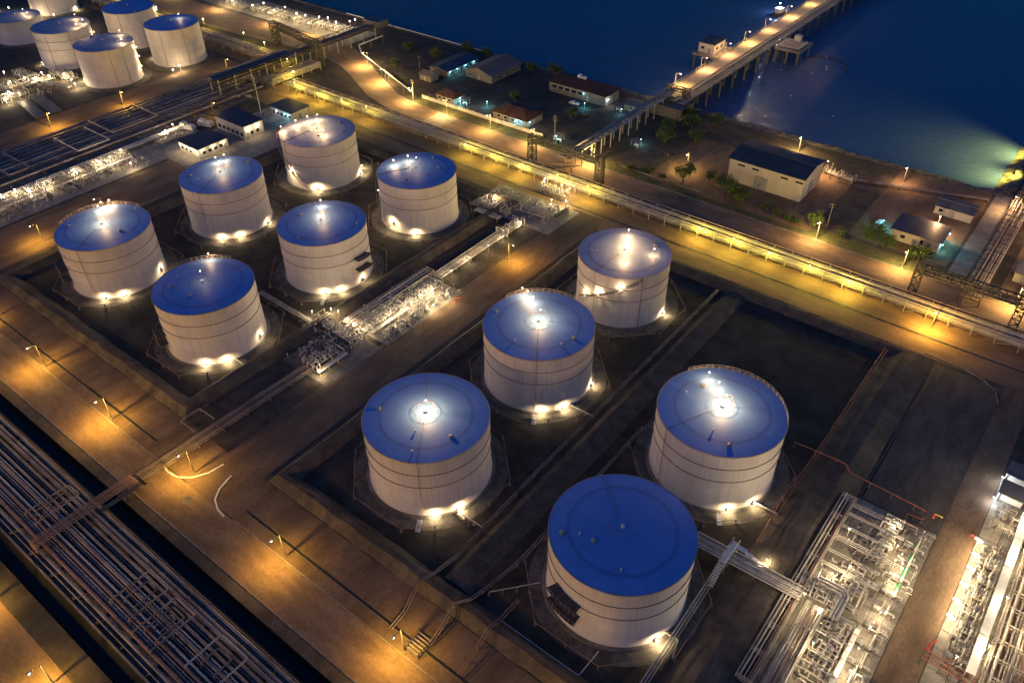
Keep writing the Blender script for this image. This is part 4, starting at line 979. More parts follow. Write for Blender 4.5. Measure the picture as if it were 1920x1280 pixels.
# grille-covered pump pit by the front road lamp
t = thing('valve_pit', 'dark steel framed valve pit beside the front road lamp nearest the frame bottom', 'valve pit', (-59.9, 48.6, 0))
m = MB(); m.box(-1.7, 1.7, -2, 2, 0, .25); m.build('base_slab', M['old_concrete'], t)
for k in range(6):
    m = MB(); m.tube([(-1.5, -1.7 + .68 * k, .7), (1.5, -1.7 + .68 * k, .7)], .14, 8); m.build('pipe', M['dark_pipe'], t)
m = MB()
for x in (-1.65, 1.65):
    m.tube([(x, -2, 1.2), (x, 2, 1.2)], .04, 4)
    for y in (-2, 0, 2): m.tube([(x, y, .2), (x, y, 1.2)], .04, 4)
for y in (-2, 2): m.tube([(-1.65, y, 1.2), (1.65, y, 1.2)], .04, 4)
m.build('railing', M['dark_steel'], t)
# access steps and step-over walkway
def steps(label, x, y, rz):
    t = thing('access_steps', label, 'steps', (x, y, 0), R(rz), 'access steps at the tank pads')
    m = MB()
    for k in range(6): m.box(-.45, .45, -1.5 + .42 * k, -1.5 + .42 * k + .34, .12 * k + .05, .12 * k + .12)
    m.build('tread', M['white_steel'], t)
    m = MB()
    for x_ in (-.47, .47): m.tube([(x_, -1.5, .05), (x_, 1.0, .8)], .05, 4)
    m.build('stringer', M['white_steel'], t)
steps('white steps before the tank lit at its roof centre', -77.6, 67.5, 30); steps('white steps before the tank beside the empty plot', -31.0, 105.8, 30); steps('white steps before the middle tank of three', -77.4, 105.6, 30); steps('white steps before the tank with landings on its right flank', -150.4, 106.8, 30)
t = thing('stepover_walkway', 'pale stepped walkway crossing over the pipes beside the nearest tank', 'walkway', (-25.2, 97.5, 0))
m = MB(); m.box(-.6, .6, -3, 3, 3.0, 3.1); m.build('deck', M['white_steel'], t)
m = MB()
for k in range(9): m.box(-.55, .55, -3.2 - .42 * k - .36, -3.2 - .42 * k, 2.7 - .3 * k, 2.78 - .3 * k)
m.build('stair', M['white_steel'], t)
m = MB()
for k in range(4): m.box(.6, 2.6 + 1.2 * k - .02, 1.6, 2.6, 3.0 - .45 * k, 3.08 - .45 * k) if k == 0 else m.box(1.4 + 1.2 * k, 2.58 + 1.2 * k, 1.6, 2.6, 3.0 - .45 * k, 3.08 - .45 * k)
m.build('landing', M['white_steel'], t)
m = MB()
for x in (-.6, .6):
    m.tube([(x, -3, 4.0), (x, 3, 4.0)], .035, 4); m.tube([(x, -3, 4.0), (x, -6.9, 1.2)], .035, 4)
    for y in (-3, -1, 1, 3): m.tube([(x, y, 0), (x, y, 4.0)], .045, 4)
m.build('railing', M['white_steel'], t)
# twin grey shelters at the right edge
for k, (x, y, lab) in enumerate(((14.0, 153.0, 'farther of two dark roofed shelters with cool lit sides'), (14.0, 146.6, 'nearer of two dark roofed shelters with cool lit sides'))):
    t = thing('equipment_shelter', lab, 'shelter', (x, y, 0), 0, 'dark roofed shelters at the right frame edge')
    m = MB(); m.obox((0, 0, 3.0), (5.6, 4.2, .14), 0, R(6)); m.build('roof', M['grey_roof'], t)
    for px in (-2.5, 2.5):
        for py in (-1.9, 1.9):
            m = MB(); m.box(px - .07, px + .07, py - .07, py + .07, 0, 2.72 + (.2 if py > 0 else -.0)); m.build('post', M['rack_steel'], t)
    m = MB(); m.box(-2, 2, -.8, .8, .02, 1.5); m.box(-1.6, -.6, -.9, .9, 1.5, 1.8); m.build('cabinet', M['white_steel'], t)
# ------------------------------------------------------------------ buildings
def house(name, label, cat, x0, x1, y0, y1, h, roof='flat', rise=1.2, wmat='white_wall', rmat='dark_roof', over=.5, wins=(), doors=(), ridge='X', group=None, parts=()):
    """wins / doors: (side, along, z0, w, h); sides: 'n'ear (y0), 'f'ar, 'l'eft (x0), 'r'ight (x1); along from the low end"""
    cx, cy = (x0 + x1) / 2, (y0 + y1) / 2; a, b = (x1 - x0) / 2, (y1 - y0) / 2
    t = thing(name, label, cat, (cx, cy, 0), 0, group)
    m = MB(); m.box(-a, a, -b, b, 0, h)
    if roof == 'gable':
        if ridge == 'X': m.add([(-a, -b, h), (-a, b, h), (-a, 0, h + rise), (a, -b, h), (a, b, h), (a, 0, h + rise)], [(0, 2, 1), (3, 4, 5)])
        else: m.add([(-a, -b, h), (a, -b, h), (0, -b, h + rise), (-a, b, h), (a, b, h), (0, b, h + rise)], [(0, 1, 2), (3, 5, 4)])
    m.build('wall', M[wmat], t)
    m = MB(); o = over
    if roof == 'flat': m.box(-a - o, a + o, -b - o, b + o, h + .003, h + .28)
    elif roof == 'mono': m.add([(-a - o, -b - o, h + .02), (a + o, -b - o, h + .02), (a + o, b + o, h + rise), (-a - o, b + o, h + rise), (-a - o, -b - o, h + .22), (a + o, -b - o, h + .22), (a + o, b + o, h + rise + .2), (-a - o, b + o, h + rise + .2)], [(3, 2, 1, 0), (4, 5, 6, 7), (0, 1, 5, 4), (1, 2, 6, 5), (2, 3, 7, 6), (3, 0, 4, 7)])
    elif roof == 'gable':
        d = .16; s = rise / (b if ridge == 'X' else a)
        for sg in (-1, 1):
            if ridge == 'X':
                P = [(-a - o, sg * (b + o), h - s * o + .01), (a + o, sg * (b + o), h - s * o + .01), (a + o, sg * .001, h + rise + .01), (-a - o, sg * .001, h + rise + .01)]
            else:
                P = [(sg * (a + o), -b - o, h - s * o + .01), (sg * (a + o), b + o, h - s * o + .01), (sg * .001, b + o, h + rise + .01), (sg * .001, -b - o, h + rise + .01)]
            vs = P + [(p[0], p[1], p[2] + d) for p in P]
            m.add(vs, [(0, 1, 2, 3), (7, 6, 5, 4), (0, 4, 5, 1), (1, 5, 6, 2), (2, 6, 7, 3), (3, 7, 4, 0)])
            n_ = int(((a if ridge == 'X' else b) * 2 + 2 * o) / .9)     # standing seams of the roof sheets
            for k in range(n_ + 1):
                f = k / n_; e0 = Vector(vs[4]).lerp(Vector(vs[5]), f); e1 = Vector(vs[7]).lerp(Vector(vs[6]), f)
                m.beam(e0 + Vector((0, 0, .03)), e1 + Vector((0, 0, .03)), .09, .09)
        if ridge == 'X': m.box(-a - o, a + o, -.3, .3, h + rise + .14, h + rise + .30)
        else: m.box(-.3, .3, -b - o, b + o, h + rise + .14, h + rise + .30)
    else:  # hip
        q = min(a, b)
        top = [(-a + q, 0, h + rise), (a - q, 0, h + rise)] if a >= b else [(0, -b + q, h + rise), (0, b - q, h + rise)]
        if abs(a - b) < .01: top = [(-.1, 0, h + rise), (.1, 0, h + rise)]
        base = [(-a - o, -b - o, h + .01), (a + o, -b - o, h + .01), (a + o, b + o, h + .01), (-a - o, b + o, h + .01)]
        if a >= b: m.add(base + top, [(0, 1, 5, 4), (1, 2, 5), (2, 3, 4, 5), (3, 0, 4), (3, 2, 1, 0)])
        else: m.add(base + top, [(0, 1, 4), (1, 2, 5, 4), (2, 3, 5), (3, 0, 4, 5), (3, 2, 1, 0)])
    m.build('roof', M[rmat], t)
    def opening(side, s, z, w, hh, d, f):
        if side == 'n': m = MB().box(-a + s, -a + s + w, -b - d, -b + f, z, z + hh)
        elif side == 'f': m = MB().box(-a + s, -a + s + w, b - f, b + d, z, z + hh)
        elif side == 'l': m = MB().box(-a - d, -a + f, -b + s, -b + s + w, z, z + hh)
        else: m = MB().box(a - f, a + d, -b + s, -b + s + w, z, z + hh)
        return m
    for (side, s, z, w, hh) in wins:
        fr = opening(side, s - .1, z - .1, w + .2, hh + .2, .05, .02).build('window', M['white_steel'], t)
        opening(side, s, z, w, hh, .08, .02).build('pane', M['glass'], fr)
    for (side, s, z, w, hh) in doors: opening(side, s, z, w, hh, .07, .02).build('door', M['machine'], t)
    return t
def wall_lamp(t, p, kind, power, out=(0, -1)):
    """a lamp fixed to a wall of thing t at local point p"""
    m = MB(); m.box(p[0] - .25, p[0] + .25, p[1] - .12, p[1] + .12, p[2] + .08, p[2] + .2); f = m.build('wall_lamp', M['machine'], t)
    MB().ball((p[0] + out[0] * .2, p[1] + out[1] * .2, p[2]), .2, 10, 6, .7).build('lens', LM[kind], f)
    add_light(t, (p[0] + out[0] * .7, p[1] + out[1] * .7, p[2] - .2), kind, power, .2)
CB = 'control buildings beyond the six tanks'
t = house('control_building', 'low white control building with flat dark roof, nearest the six tanks', 'building', -262.4, -250.6, 137.6, 150, 3.7, over=.5, group=CB, wins=[('r', 1.5 + 2.4 * k, 1.2, 1.4, 1.2) for k in range(4)] + [('n', 1.2 + 2.6 * k, 1.2, 1.4, 1.2) for k in range(3)], doors=[('r', 10.6, 0.02, 1.1, 2.2)])
for x in (-4.8, -1.5, 1.8, 4.8): wall_lamp(t, (x, -6.35, 3.0), 'white', 340)
for y in (-4.5, 0, 4.2): wall_lamp(t, (6.0, y, 3.0), 'white', 240, (1, 0))
t = house('control_building', 'taller white control building with a row of small windows under its dark roof', 'building', -268, -250.6, 157.6, 166.2, 5, over=.45, group=CB, wins=[('n', 1.2 + 2.7 * k, .9, 1.7, 1.4) for k in range(6)] + [('r', 2.5 + 2.6 * k, 1.2, 1.3, 1.3) for k in range(2)], doors=[('r', .7, .02, 1.0, 2.2)])
for y in (-2.4, 1.6): wall_lamp(t, (8.8, y, 4.0), 'white', 420, (1, 0))
t = house('control_building', 'small white building with dark roof and coloured lights beside the tall mast', 'building', -261, -248.8, 178.2, 186.6, 3.7, over=.6, group=CB, wins=[('n', 1 + 2.3 * k, 1.1, 1.4, 1.3) for k in range(5)], doors=[('r', 3.5, .02, 1.2, 2.3)])
wall_lamp(t, (4.6, -4.3, 2.6), 'cyan', 160); wall_lamp(t, (2.4, -4.3, 2.6), 'cyan', 120); wall_lamp(t, (-2.5, -4.3, 2.6), 'cool', 110)
for k, (x, y) in enumerate(((-276, 150), (-273, 156))):
    m = MB(); m.box(-3, 3, -1.2, 1.2, .3, 1.6); m.box(-2.4, -.4, -1.0, 1.0, 1.6, 2.6); m.box(.4, 2.6, -.9, .9, 1.6, 2.1)
    for q in (-2.5, 2.5): m.box(q - .2, q + .2, -1.1, 1.1, 0.03, .3)
    o = m.build('generator_skid', M['white_steel']); o.location = (x, y, 0); o.rotation_euler = (0, 0, R(20)); tag(o, ('nearer' if k == 0 else 'farther') + ' white generator skid beside the control buildings', 'generator', 'generator skids')
for k, (x, y) in enumerate(((-287, 180.5), (-283.2, 183))):
    m = MB(); m.add([(-1.9, -.35, .03), (1.9, -.35, .03), (1.9, .35, .03), (-1.9, .35, .03), (-1.9, -.12, 1.0), (1.9, -.12, 1.0), (1.9, .12, 1.0), (-1.9, .12, 1.0)], [(3, 2, 1, 0), (4, 5, 6, 7), (0, 1, 5, 4), (1, 2, 6, 5), (2, 3, 7, 6), (3, 0, 4, 7)])
    o = m.build('concrete_barrier', M['white_wall']); o.location = (x, y, 0); o.rotation_euler = (0, 0, R(33)); tag(o, ('farther' if k else 'nearer') + ' white concrete barrier block at the end of the far corridor', 'barrier', 'concrete barriers')
house('warehouse', 'big beige warehouse with low dark gable roof near the shore', 'warehouse', -95, -69.3, 238, 254.6, 8.0, 'gable', 1.5, 'beige_wall', 'dark_roof', .5, doors=[('n', 9.5, .02, 4.5, 4.6), ('r', 6, .02, 3.5, 4.2)], wins=[('n', 3 + 5 * k, 6.2, 2.6, .7) for k in (0, 1, 3, 4)])
t = house('office_building', 'beige single storey office with dark roof and cyan lamps at both ends', 'building', -38.8, -25.2, 233.8, 243, 3.6, 'mono', .5, 'beige_wall', 'dark_roof', .6, wins=[('n', 8.2, 1.0, .9, 1.6), ('n', 2.5, 1.3, 1.4, 1.1)], doors=[('n', 6.0, .02, 1.2, 2.3), ('n', 10.2, .02, 1.2, 2.3)])
wall_lamp(t, (-7.3, -2.5, 2.7), 'cyan', 800, (-1, 0)); wall_lamp(t, (7.1, 3.6, 2.9), 'cyan', 700, (1, 0)); wall_lamp(t, (7.1, -3.2, 2.4), 'cyan', 500, (1, 0))
house('shed', 'small low shed near the shore beyond the beige office', 'shed', -33, -22, 257.4, 264.5, 2.8, 'gable', .8, 'beige_wall', 'grey_roof', .4, doors=[('n', 4, .02, 2, 2.2)], wins=[('n', 1.2, 1.1, 1.3, 1)])
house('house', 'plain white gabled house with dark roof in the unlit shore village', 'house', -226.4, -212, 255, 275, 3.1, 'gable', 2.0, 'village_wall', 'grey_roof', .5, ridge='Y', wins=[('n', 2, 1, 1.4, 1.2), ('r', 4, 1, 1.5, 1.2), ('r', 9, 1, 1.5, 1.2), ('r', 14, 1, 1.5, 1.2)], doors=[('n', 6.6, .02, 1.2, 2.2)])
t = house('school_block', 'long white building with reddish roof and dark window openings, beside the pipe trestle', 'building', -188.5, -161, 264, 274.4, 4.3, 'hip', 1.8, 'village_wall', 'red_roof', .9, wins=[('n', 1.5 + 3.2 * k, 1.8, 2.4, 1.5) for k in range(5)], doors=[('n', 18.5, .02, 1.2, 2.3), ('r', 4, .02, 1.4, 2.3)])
m = MB(); m.box(-4.2, -.8, 1.0, 3.0, 5.2, 6.5); m.box(-3.9, -3.2, 1.2, 2.8, 6.5, 7.1); m.build('roof_tank', M['white_steel'], t)
wall_lamp(t, (14.0, -3.6, 2.6), 'cool', 420, (1, -.2)); wall_lamp(t, (3.5, -5.3, 3.0), 'cyan', 70)
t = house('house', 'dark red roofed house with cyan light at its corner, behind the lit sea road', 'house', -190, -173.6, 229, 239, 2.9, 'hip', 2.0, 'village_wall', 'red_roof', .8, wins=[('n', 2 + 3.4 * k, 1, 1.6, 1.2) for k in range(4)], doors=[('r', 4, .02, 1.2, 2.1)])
wall_lamp(t, (8.4, -3.6, 2.1), 'cyan', 200, (1, 0)); wall_lamp(t, (5.5, -5.2, 2.2), 'cyan', 130)
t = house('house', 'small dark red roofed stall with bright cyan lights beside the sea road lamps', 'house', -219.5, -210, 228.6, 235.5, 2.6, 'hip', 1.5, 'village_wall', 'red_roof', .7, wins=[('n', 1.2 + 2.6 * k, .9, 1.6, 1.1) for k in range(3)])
wall_lamp(t, (4.9, 0, 2.0), 'cyan', 220, (1, 0)); wall_lamp(t, (0, 3.6, 2.2), 'cyan', 220, (0, 1))
t = house('shed', 'low blue roofed shed with a strip of cyan lights beside the white gabled house', 'shed', -242, -231.5, 249, 270, 2.6, 'gable', .9, 'village_wall', 'blue_roof', .5, ridge='Y', wins=[('r', 1.5 + 3.3 * k, .9, 1.8, 1.1) for k in range(6)], doors=[('n', 4.5, .02, 1.2, 2.1)])
for y in (-9, -4.5, 1, 6.5): wall_lamp(t, (5.4, y, 2.2), 'cyan', 210, (1, 0))
house('house', 'small pale gabled hut at the near end of the blue roofed shed', 'house', -240, -233.5, 240.5, 245.5, 2.4, 'gable', 1.0, 'village_wall', 'grey_roof', .3, doors=[('n', 2.6, .02, 1, 2)], wins=[('r', 1.5, 1, 1.2, 1)])
house('house', 'dark roofed cabin next to the pipe trestle root', 'house', -153, -147, 266, 272.5, 2.5, 'gable', 1.0, 'village_wall', 'grey_roof', .4, doors=[('r', 2.5, .02, 1, 2)], wins=[('n', 2, 1, 1.4, 1)])
def canopy(label, x, y, rz=0, w=3.4, d=2.6, h=2.5, mat='grey_roof'):
    t = thing('canopy', label, 'canopy', (x, y, 0), R(rz), 'open canopies in the village')
    m = MB(); m.obox((0, 0, h), (w, d, .1), 0, R(7)); m.build('roof', M[mat], t)
    for px in (-w / 2 + .2, w / 2 - .2):
        for py in (-d / 2 + .2, d / 2 - .2): MB().box(px - .05, px + .05, py - .05, py + .05, 0, h - .1 + py * .1).build('post', M['rack_steel'], t)
    m = MB(); m.box(-.9, .9, -.5, .5, .7, .78)
    for px in (-.8, .8): m.box(px - .05, px + .05, -.4, .4, 0, .7)
    m.build('table', M['white_steel'], t)
canopy('open canopy with table under a cyan lamp, behind the truss frame', -157.5, 227.5, 10); canopy('open canopy beside the cyan lit yard right of the trestle', -132.4, 240.8, -20); canopy('open canopy at the sea end of the long white building', -154.8, 264.2, 0, 4, 3); canopy('open canopy between the stall and the red roofed house', -207, 232, 5)

# boundary wall along the sea road, elevated pipe on posts, and seawall pipe
m = MB(); m.box(-225, -164, 226.2, 226.5, 0, 1.3)
for k in range(21): m.box(-225 + 3 * k - .16, -225 + 3 * k + .16, 226.1, 226.6, 0, 1.5)
tag(m.build('boundary_wall', M['white_wall']), 'low pale wall along the village side of the sea road', 'wall')
m = MB(); m.box(-128, -98, 223.9, 224.1, 0, .7); tag(m.build('boundary_wall', M['old_concrete']), 'low kerb wall below the trees by the big warehouse', 'wall')
pipe_run('large pale elevated pipe with a kink along the curve of the sea road', [(-285.7, 264, 3), (-285.2, 248.2, 3), (-276.6, 241.7, 3), (-228.6, 223.4, 3)], .3, 3, 7, 'white_steel', cat='pipe')
pipe_run('pale pipe along the top of the seawall at the frame top', [(-330, 281.5, .9), (-240, 281.5, .9)], .22, .9, 8, 'white_steel')

# ------------------------------------------------------------------ truss frames and bridges
def truss(m, a, b, h, w, n, s=.24):
    """box truss between two points (bottom centre line), height h, width w across Y"""
    a = Vector(a); b = Vector(b); d = (b - a) / n; nrm = Vector((-(b - a).y, (b - a).x, 0)).normalized() * w / 2; up = Vector((0, 0, h))
    for sg in (-1, 1):
        o = nrm * sg
        m.beam(a + o, b + o, s * 1.3); m.beam(a + o + up, b + o + up, s * 1.3)
        for i in range(n):
            p = a + d * i + o
            m.beam(p, p + up, s); m.beam(p, p + d + up, s * .8) if i % 2 == 0 else m.beam(p + up, p + d, s * .8)
        m.beam(b + o, b + o + up, s)
    for i in range(n + 1):
        p = a + d * i; m.beam(p - nrm + up, p + nrm + up, s * .8); m.beam(p - nrm, p + nrm, s * .8)
def tower(m, x, y, w, h, n, s=.26):
    cs = [(x + sx * w / 2, y + sy * w / 2) for sx, sy in ((-1, -1), (1, -1), (1, 1), (-1, 1))]
    for c in cs: m.beam((*c, 0), (*c, h), s * 1.3)
    for i in range(n):
        z0, z1 = h * i / n, h * (i + 1) / n
        for k in range(4):
            p, q = cs[k], cs[(k + 1) % 4]
            m.beam((*p, z1), (*q, z1), s * .8)
            m.beam((*p, z0), (*q, z1), s * .7) if (i + k) % 2 else m.beam((*q, z0), (*p, z1), s * .7)
def truss_frame(label, x0, y0, x1, y1, h, depth, w, extra=True):
    L = math.hypot(x1 - x0, y1 - y0)
    t = thing('truss_frame', label, 'truss frame', (x0, y0, 0), math.atan2(y1 - y0, x1 - x0), 'steel truss frames over the pipe racks')
    m = MB(); tower(m, 0, 0, w, h, 8); m.build('tower', M['dark_steel'], t)
    m = MB(); tower(m, L, 0, w, h, 8); m.build('tower', M['dark_steel'], t)
    m = MB(); truss(m, (w / 2, 0, h - depth), (L - w / 2, 0, h - depth), depth, w, 14); m.build('truss_beam', M['dark_steel'], t)
    m = MB(); m.box(w * .5, L - w * .5, -.55, .55, h - depth - .16, h - depth - .06); m.build('walkway', M['dark_steel'], t)
    for k in range(3):
        m = MB(); m.tube([(w / 2, -.8 + .8 * k, h - depth + .5), (L - w / 2, -.8 + .8 * k, h - depth + .5)], .16, 8); m.build('pipe', M['dark_pipe'], t)
    return t
truss_frame('dark lattice portal across the sea road where the pipe trestle starts', -154.9, 207.6, -126.8, 207.4, 10.4, 2.0, 2.2)
truss_frame('dark lattice portal by the quay rack at the right frame edge', -24.8, 208.0, .6, 208.4, 9.6, 1.9, 2.0)
truss_frame('heavy dark portal over the racks at the frame top, left of the curved road', -323, 231, -285.8, 224.8, 10.6, 2.2, 3.0)
t = thing('pipe_bridge', 'dark roofed pipe bridge running under the heavy portal to the seawall', 'pipe bridge', (-294, 176, 0))
m = MB(); m.box(-3.2, 3.2, 0, 92, 5.3, 5.6); m.build('deck', M['dark_steel'], t)
m = MB(); m.add([(-3.9, -1, 7.6), (0, -1, 8.3), (3.9, -1, 7.6), (-3.9, 38, 7.6), (0, 38, 8.3), (3.9, 38, 7.6), (-3.9, -1, 7.75), (0, -1, 8.45), (3.9, -1, 7.75), (-3.9, 38, 7.75), (0, 38, 8.45), (3.9, 38, 7.75)], [(0, 3, 4, 1), (1, 4, 5, 2), (7, 10, 9, 6), (8, 11, 10, 7), (0, 6, 9, 3), (2, 5, 11, 8), (0, 1, 7, 6), (1, 2, 8, 7), (3, 9, 10, 4), (4, 10, 11, 5)]); m.build('roof', M['dark_roof'], t)
for k in range(12):
    for x in (-2.9, 2.9):
        MB().box(x - .16, x + .16, 8 * k + .5 - .16, 8 * k + .5 + .16, 0, 5.3 if k > 5 else 7.55).build('post', M['rack_steel'], t)
m = MB(); truss(m, (-3.0, 38, 5.65), (-3.0, 92, 5.65), 1.7, .1, 18, .12); truss(m, (3.0, 38, 5.65), (3.0, 92, 5.65), 1.7, .1, 18, .12); m.build('side_truss', M['dark_steel'], t)
for k in range(5): MB().tube([(-2 + k, 0, 5.9), (-2 + k, 92, 5.9)], .24, 8).build('pipe', M['dark_pipe'], t)
m = MB(); m.box(-5.5, 5.5, 88, 96, 5.62, 6.0); m.box(-5, 5, 88.5, 95.5, 6.0, 8.2); m.build('end_house', M['grey_roof'], t)
t = thing('pipe_trestle', 'long pipe trestle on posts from the lattice portal to the jetty', 'pipe bridge', (-141, 206, 0))
for k in range(4): MB().tube([(-1.05 + .7 * k, 0, 7.1), (-1.05 + .7 * k, 75, 7.1)], .22 - .03 * (k % 2), 8).build('pipe', M['pipe' if k == 1 else 'dark_pipe'], t)
m = MB()
for x in (-1.5, 1.5): m.box(x - .12, x + .12, 0, 75, 6.4, 6.7)
m.box(1.65, 2.5, 0, 75, 6.6, 6.7); m.build('deck', M['rack_steel'], t)
for k in range(12):
    m = MB(); y = 4 + 6.2 * k
    for x in (-1.3, 1.3): m.box(x - .18, x + .18, y - .18, y + .18, 0, 6.2)
    m.box(-1.75, 1.75, y - .2, y + .2, 6.15, 6.39); m.build('post', M['concrete'], t)
m = MB()
for k in range(26): m.tube([(2.45, 3 * k, 6.7), (2.45, 3 * k, 7.7)], .035, 4)
m.tube([(2.45, 0, 7.7), (2.45, 75, 7.7)], .035, 4); m.build('railing', M['rack_steel'], t)

# ------------------------------------------------------------------ jetty
t = thing('jetty', 'long concrete jetty with lit roadway running out over the water', 'jetty', (-139, 279, 0))
m = MB(); m.box(-5.4, 4.0, 0, 420, 4.2, 4.9); m.build('deck', M['jetty'], t)
m = MB(); m.box(-5.4, -5.1, 0, 420, 4.903, 5.3); m.box(1.2, 1.45, 0, 420, 4.903, 5.3); m.build('kerb', M['concrete'], t)
for k in range(6): MB().tube([(2.0 + .95 * k, -4, 5.25 if k < 2 else 4.6), (2.0 + .95 * k, 420, 5.25 if k < 2 else 4.6)], .26 - .04 * (k % 3), 8).build('pipe', M['pipe' if k in (1, 4) else 'dark_pipe'], t)
for k in range(36):
    y = 3 + 11.7 * k; m = MB()
    for x in (-4.2, 0, 3.4, 7.2): m.lathe([(.42, -6), (.42, 3.6)], 10, (x, y, 0))
    m.box(-5.6, 8.0, y - .55, y + .55, 3.6, 4.19); m.build('pile_bent', M['old_concrete'], t)
m = MB()
for k in range(105): m.tube([(-5.25, 4 * k, 5.3), (-5.25, 4 * k, 6.2)], .04, 4)
m.tube([(-5.25, 0, 6.2), (-5.25, 420, 6.2)], .04, 4); m.build('railing', M['rack_steel'], t)
m = MB(); m.box(-6.2, 8.5, -9, -.01, 0, 4.1); m.build('abutment', M['old_concrete'], t)
m = MB(); tower(m, -3.2, 2, 2.0, 8.2, 4); tower(m, 4.4, 2, 2.0, 8.2, 4); truss(m, (-2.2, 2, 6.8), (3.4, 2, 6.8), 1.3, 2, 4); m.build('gate_frame', M['dark_steel'], t)
def platform(name, label, x0, x1, y0, y1, z):
    t = thing(name, label, 'platform', ((x0 + x1) / 2, (y0 + y1) / 2, 0), 0, 'platforms beside the jetty')
    a, b = (x1 - x0) / 2, (y1 - y0) / 2
    MB().box(-a, a, -b, b, z - .9, z).build('deck', M['jetty'], t)
    for sx in (-1, 0, 1):
        for sy in (-1, 1): MB().lathe([(.45, -6), (.45, z - .9)], 10, (sx * (a - .9), sy * (b - .9), 0)).build('pile', M['old_concrete'], t)
    return t
t = platform('loading_platform', 'concrete loading platform with pipes on the right side of the jetty', -131.4, -119.4, 357, 372, 4.4)
for k in range(6): MB().tube([(-6, -5 + 1.7 * k, 4.75), (4.5, -5 + 1.7 * k, 4.75), (4.5, -5 + 1.7 * k, 5.8)], .2, 8, .4).build('pipe', M['pipe'], t)
MB().box(-2, 1, 4.5, 7, 4.42, 7).build('cabin', M['white_wall'], t)
t = platform('kiosk_platform', 'small square platform on piles at the left side of the jetty', -157.5, -144.8, 329, 345, 4.2)
t = house('kiosk', 'box kiosk with dark roof standing on the left jetty platform', 'kiosk', -156, -148.5, 331.5, 342, 4.2, 'flat', 0, 'white_wall', 'dark_roof', .4, wins=[('n', 1.2, 1.6, 1.6, 1.2), ('r', 2, 1.6, 1.6, 1.2), ('r', 6, 1.6, 1.6, 1.2)], doors=[('n', 4.6, .02, 1.1, 2.2)])
t.location.z = 4.2
m = MB(); pts = []
for k in range(25):
    a = R(150 - 150 * k / 24); pts.append((-112 + 12 * math.cos(a), 363 + 13.5 * math.sin(a), -2.1))
m.tube(pts, .28, 8); tag(m.build('floating_boom', M['rubber']), 'curved dark floating boom trailing from the loading platform', 'floating boom')
t = thing('work_boat', 'small work boat with a bright white lamp moored beside the jetty', 'boat', (-156, 424, -2.2), R(75))
m = MB(); sec = []
for k, (x, w_, d) in enumerate(((-6, 1.6, 1.0), (-5, 2.0, 1.1), (0, 2.2, 1.1), (3.5, 1.9, 1.2), (5.6, .9, 1.5), (6.6, .06, 1.8))): sec.append([(x, -w_, d), (x, -w_ * .75, -.4), (x, 0, -.7), (x, w_ * .75, -.4), (x, w_, d)])
vs = [p for s_ in sec for p in s_]; fs = []
for i in range(5):
    for k in range(4): fs.append((i * 5 + k, (i + 1) * 5 + k, (i + 1) * 5 + k + 1, i * 5 + k + 1))
    fs.append((i * 5, i * 5 + 4, (i + 1) * 5 + 4, (i + 1) * 5))
fs.append((0, 1, 2, 3, 4)); m.add(vs, fs); m.build('hull', M['hull'], t)
m = MB(); m.box(-4, -.5, -1.3, 1.3, 1.1, 3.2); m.box(-4.3, -.2, -1.5, 1.5, 3.2, 3.35); c_ = m.build('cabin', M['white_steel'], t)
MB().box(-.48, -.44, -1.1, 1.1, 2.1, 2.9).build('window', M['glass'], c_)
MB().tube([(-2.5, 0, 3.3), (-2.5, 0, 5.6)], .06, 6).build('mast', M['white_steel'], t)
MB().ball((-2.5, 0, 5.7), .35, 10, 6).build('lamp', LM['cool'], t); add_light(t, (-1.6, 0, 5.4), 'cool', 5000, .3)

# ------------------------------------------------------------------ masts and poles
t = thing('mast', 'tall slender white mast between the control buildings', 'mast', (-264.5, 175.6, 0))
MB().lathe([(.28, 0), (.28, 1), (.16, 1.2), (.08, 15)], 8).build('pole', M['white_steel'], t)
m = MB(); m.box(-.5, .5, -.5, .5, 0.03, .4); m.build('base', M['concrete'], t)
m = MB()
for z in (13.2, 14.4): m.tube([(-.6, 0, z), (.6, 0, z)], .035, 5)
m.build('antenna', M['white_steel'], t)
def utility_pole(label, x, y, h, arms=2):
    t = thing('utility_pole', label, 'utility pole', (x, y, 0), R(15), 'utility poles behind the sea road')
    MB().lathe([(.16, 0), (.10, h)], 8).build('pole', M['old_concrete'], t)
    for k in range(arms):
        m = MB(); z = h - .5 - .9 * k; m.box(-1.0, 1.0, .12, .22, z - .06, z + .06)
        for q in (-.9, -.45, .45, .9): m.lathe([(.05, 0), (.08, .08), (.04, .2)], 6, (q, .17, z + .06))
        m.build('cross_arm', M['dark_steel'], t)
utility_pole('utility pole beside the first lamp on the straight sea road', -226.6, 222.6, 8.5, 2); utility_pole('utility pole rising behind the lattice portal tower', -159.5, 227.6, 9.5, 3)
utility_pole('utility pole with cross arms left of the tree by the sandy yard', -113, 228.2, 8, 4); utility_pole('utility pole at the corner of the big warehouse yard', -56.5, 229, 8, 2)
utility_pole('utility pole on the lawn behind the village', -246, 247, 7, 1)

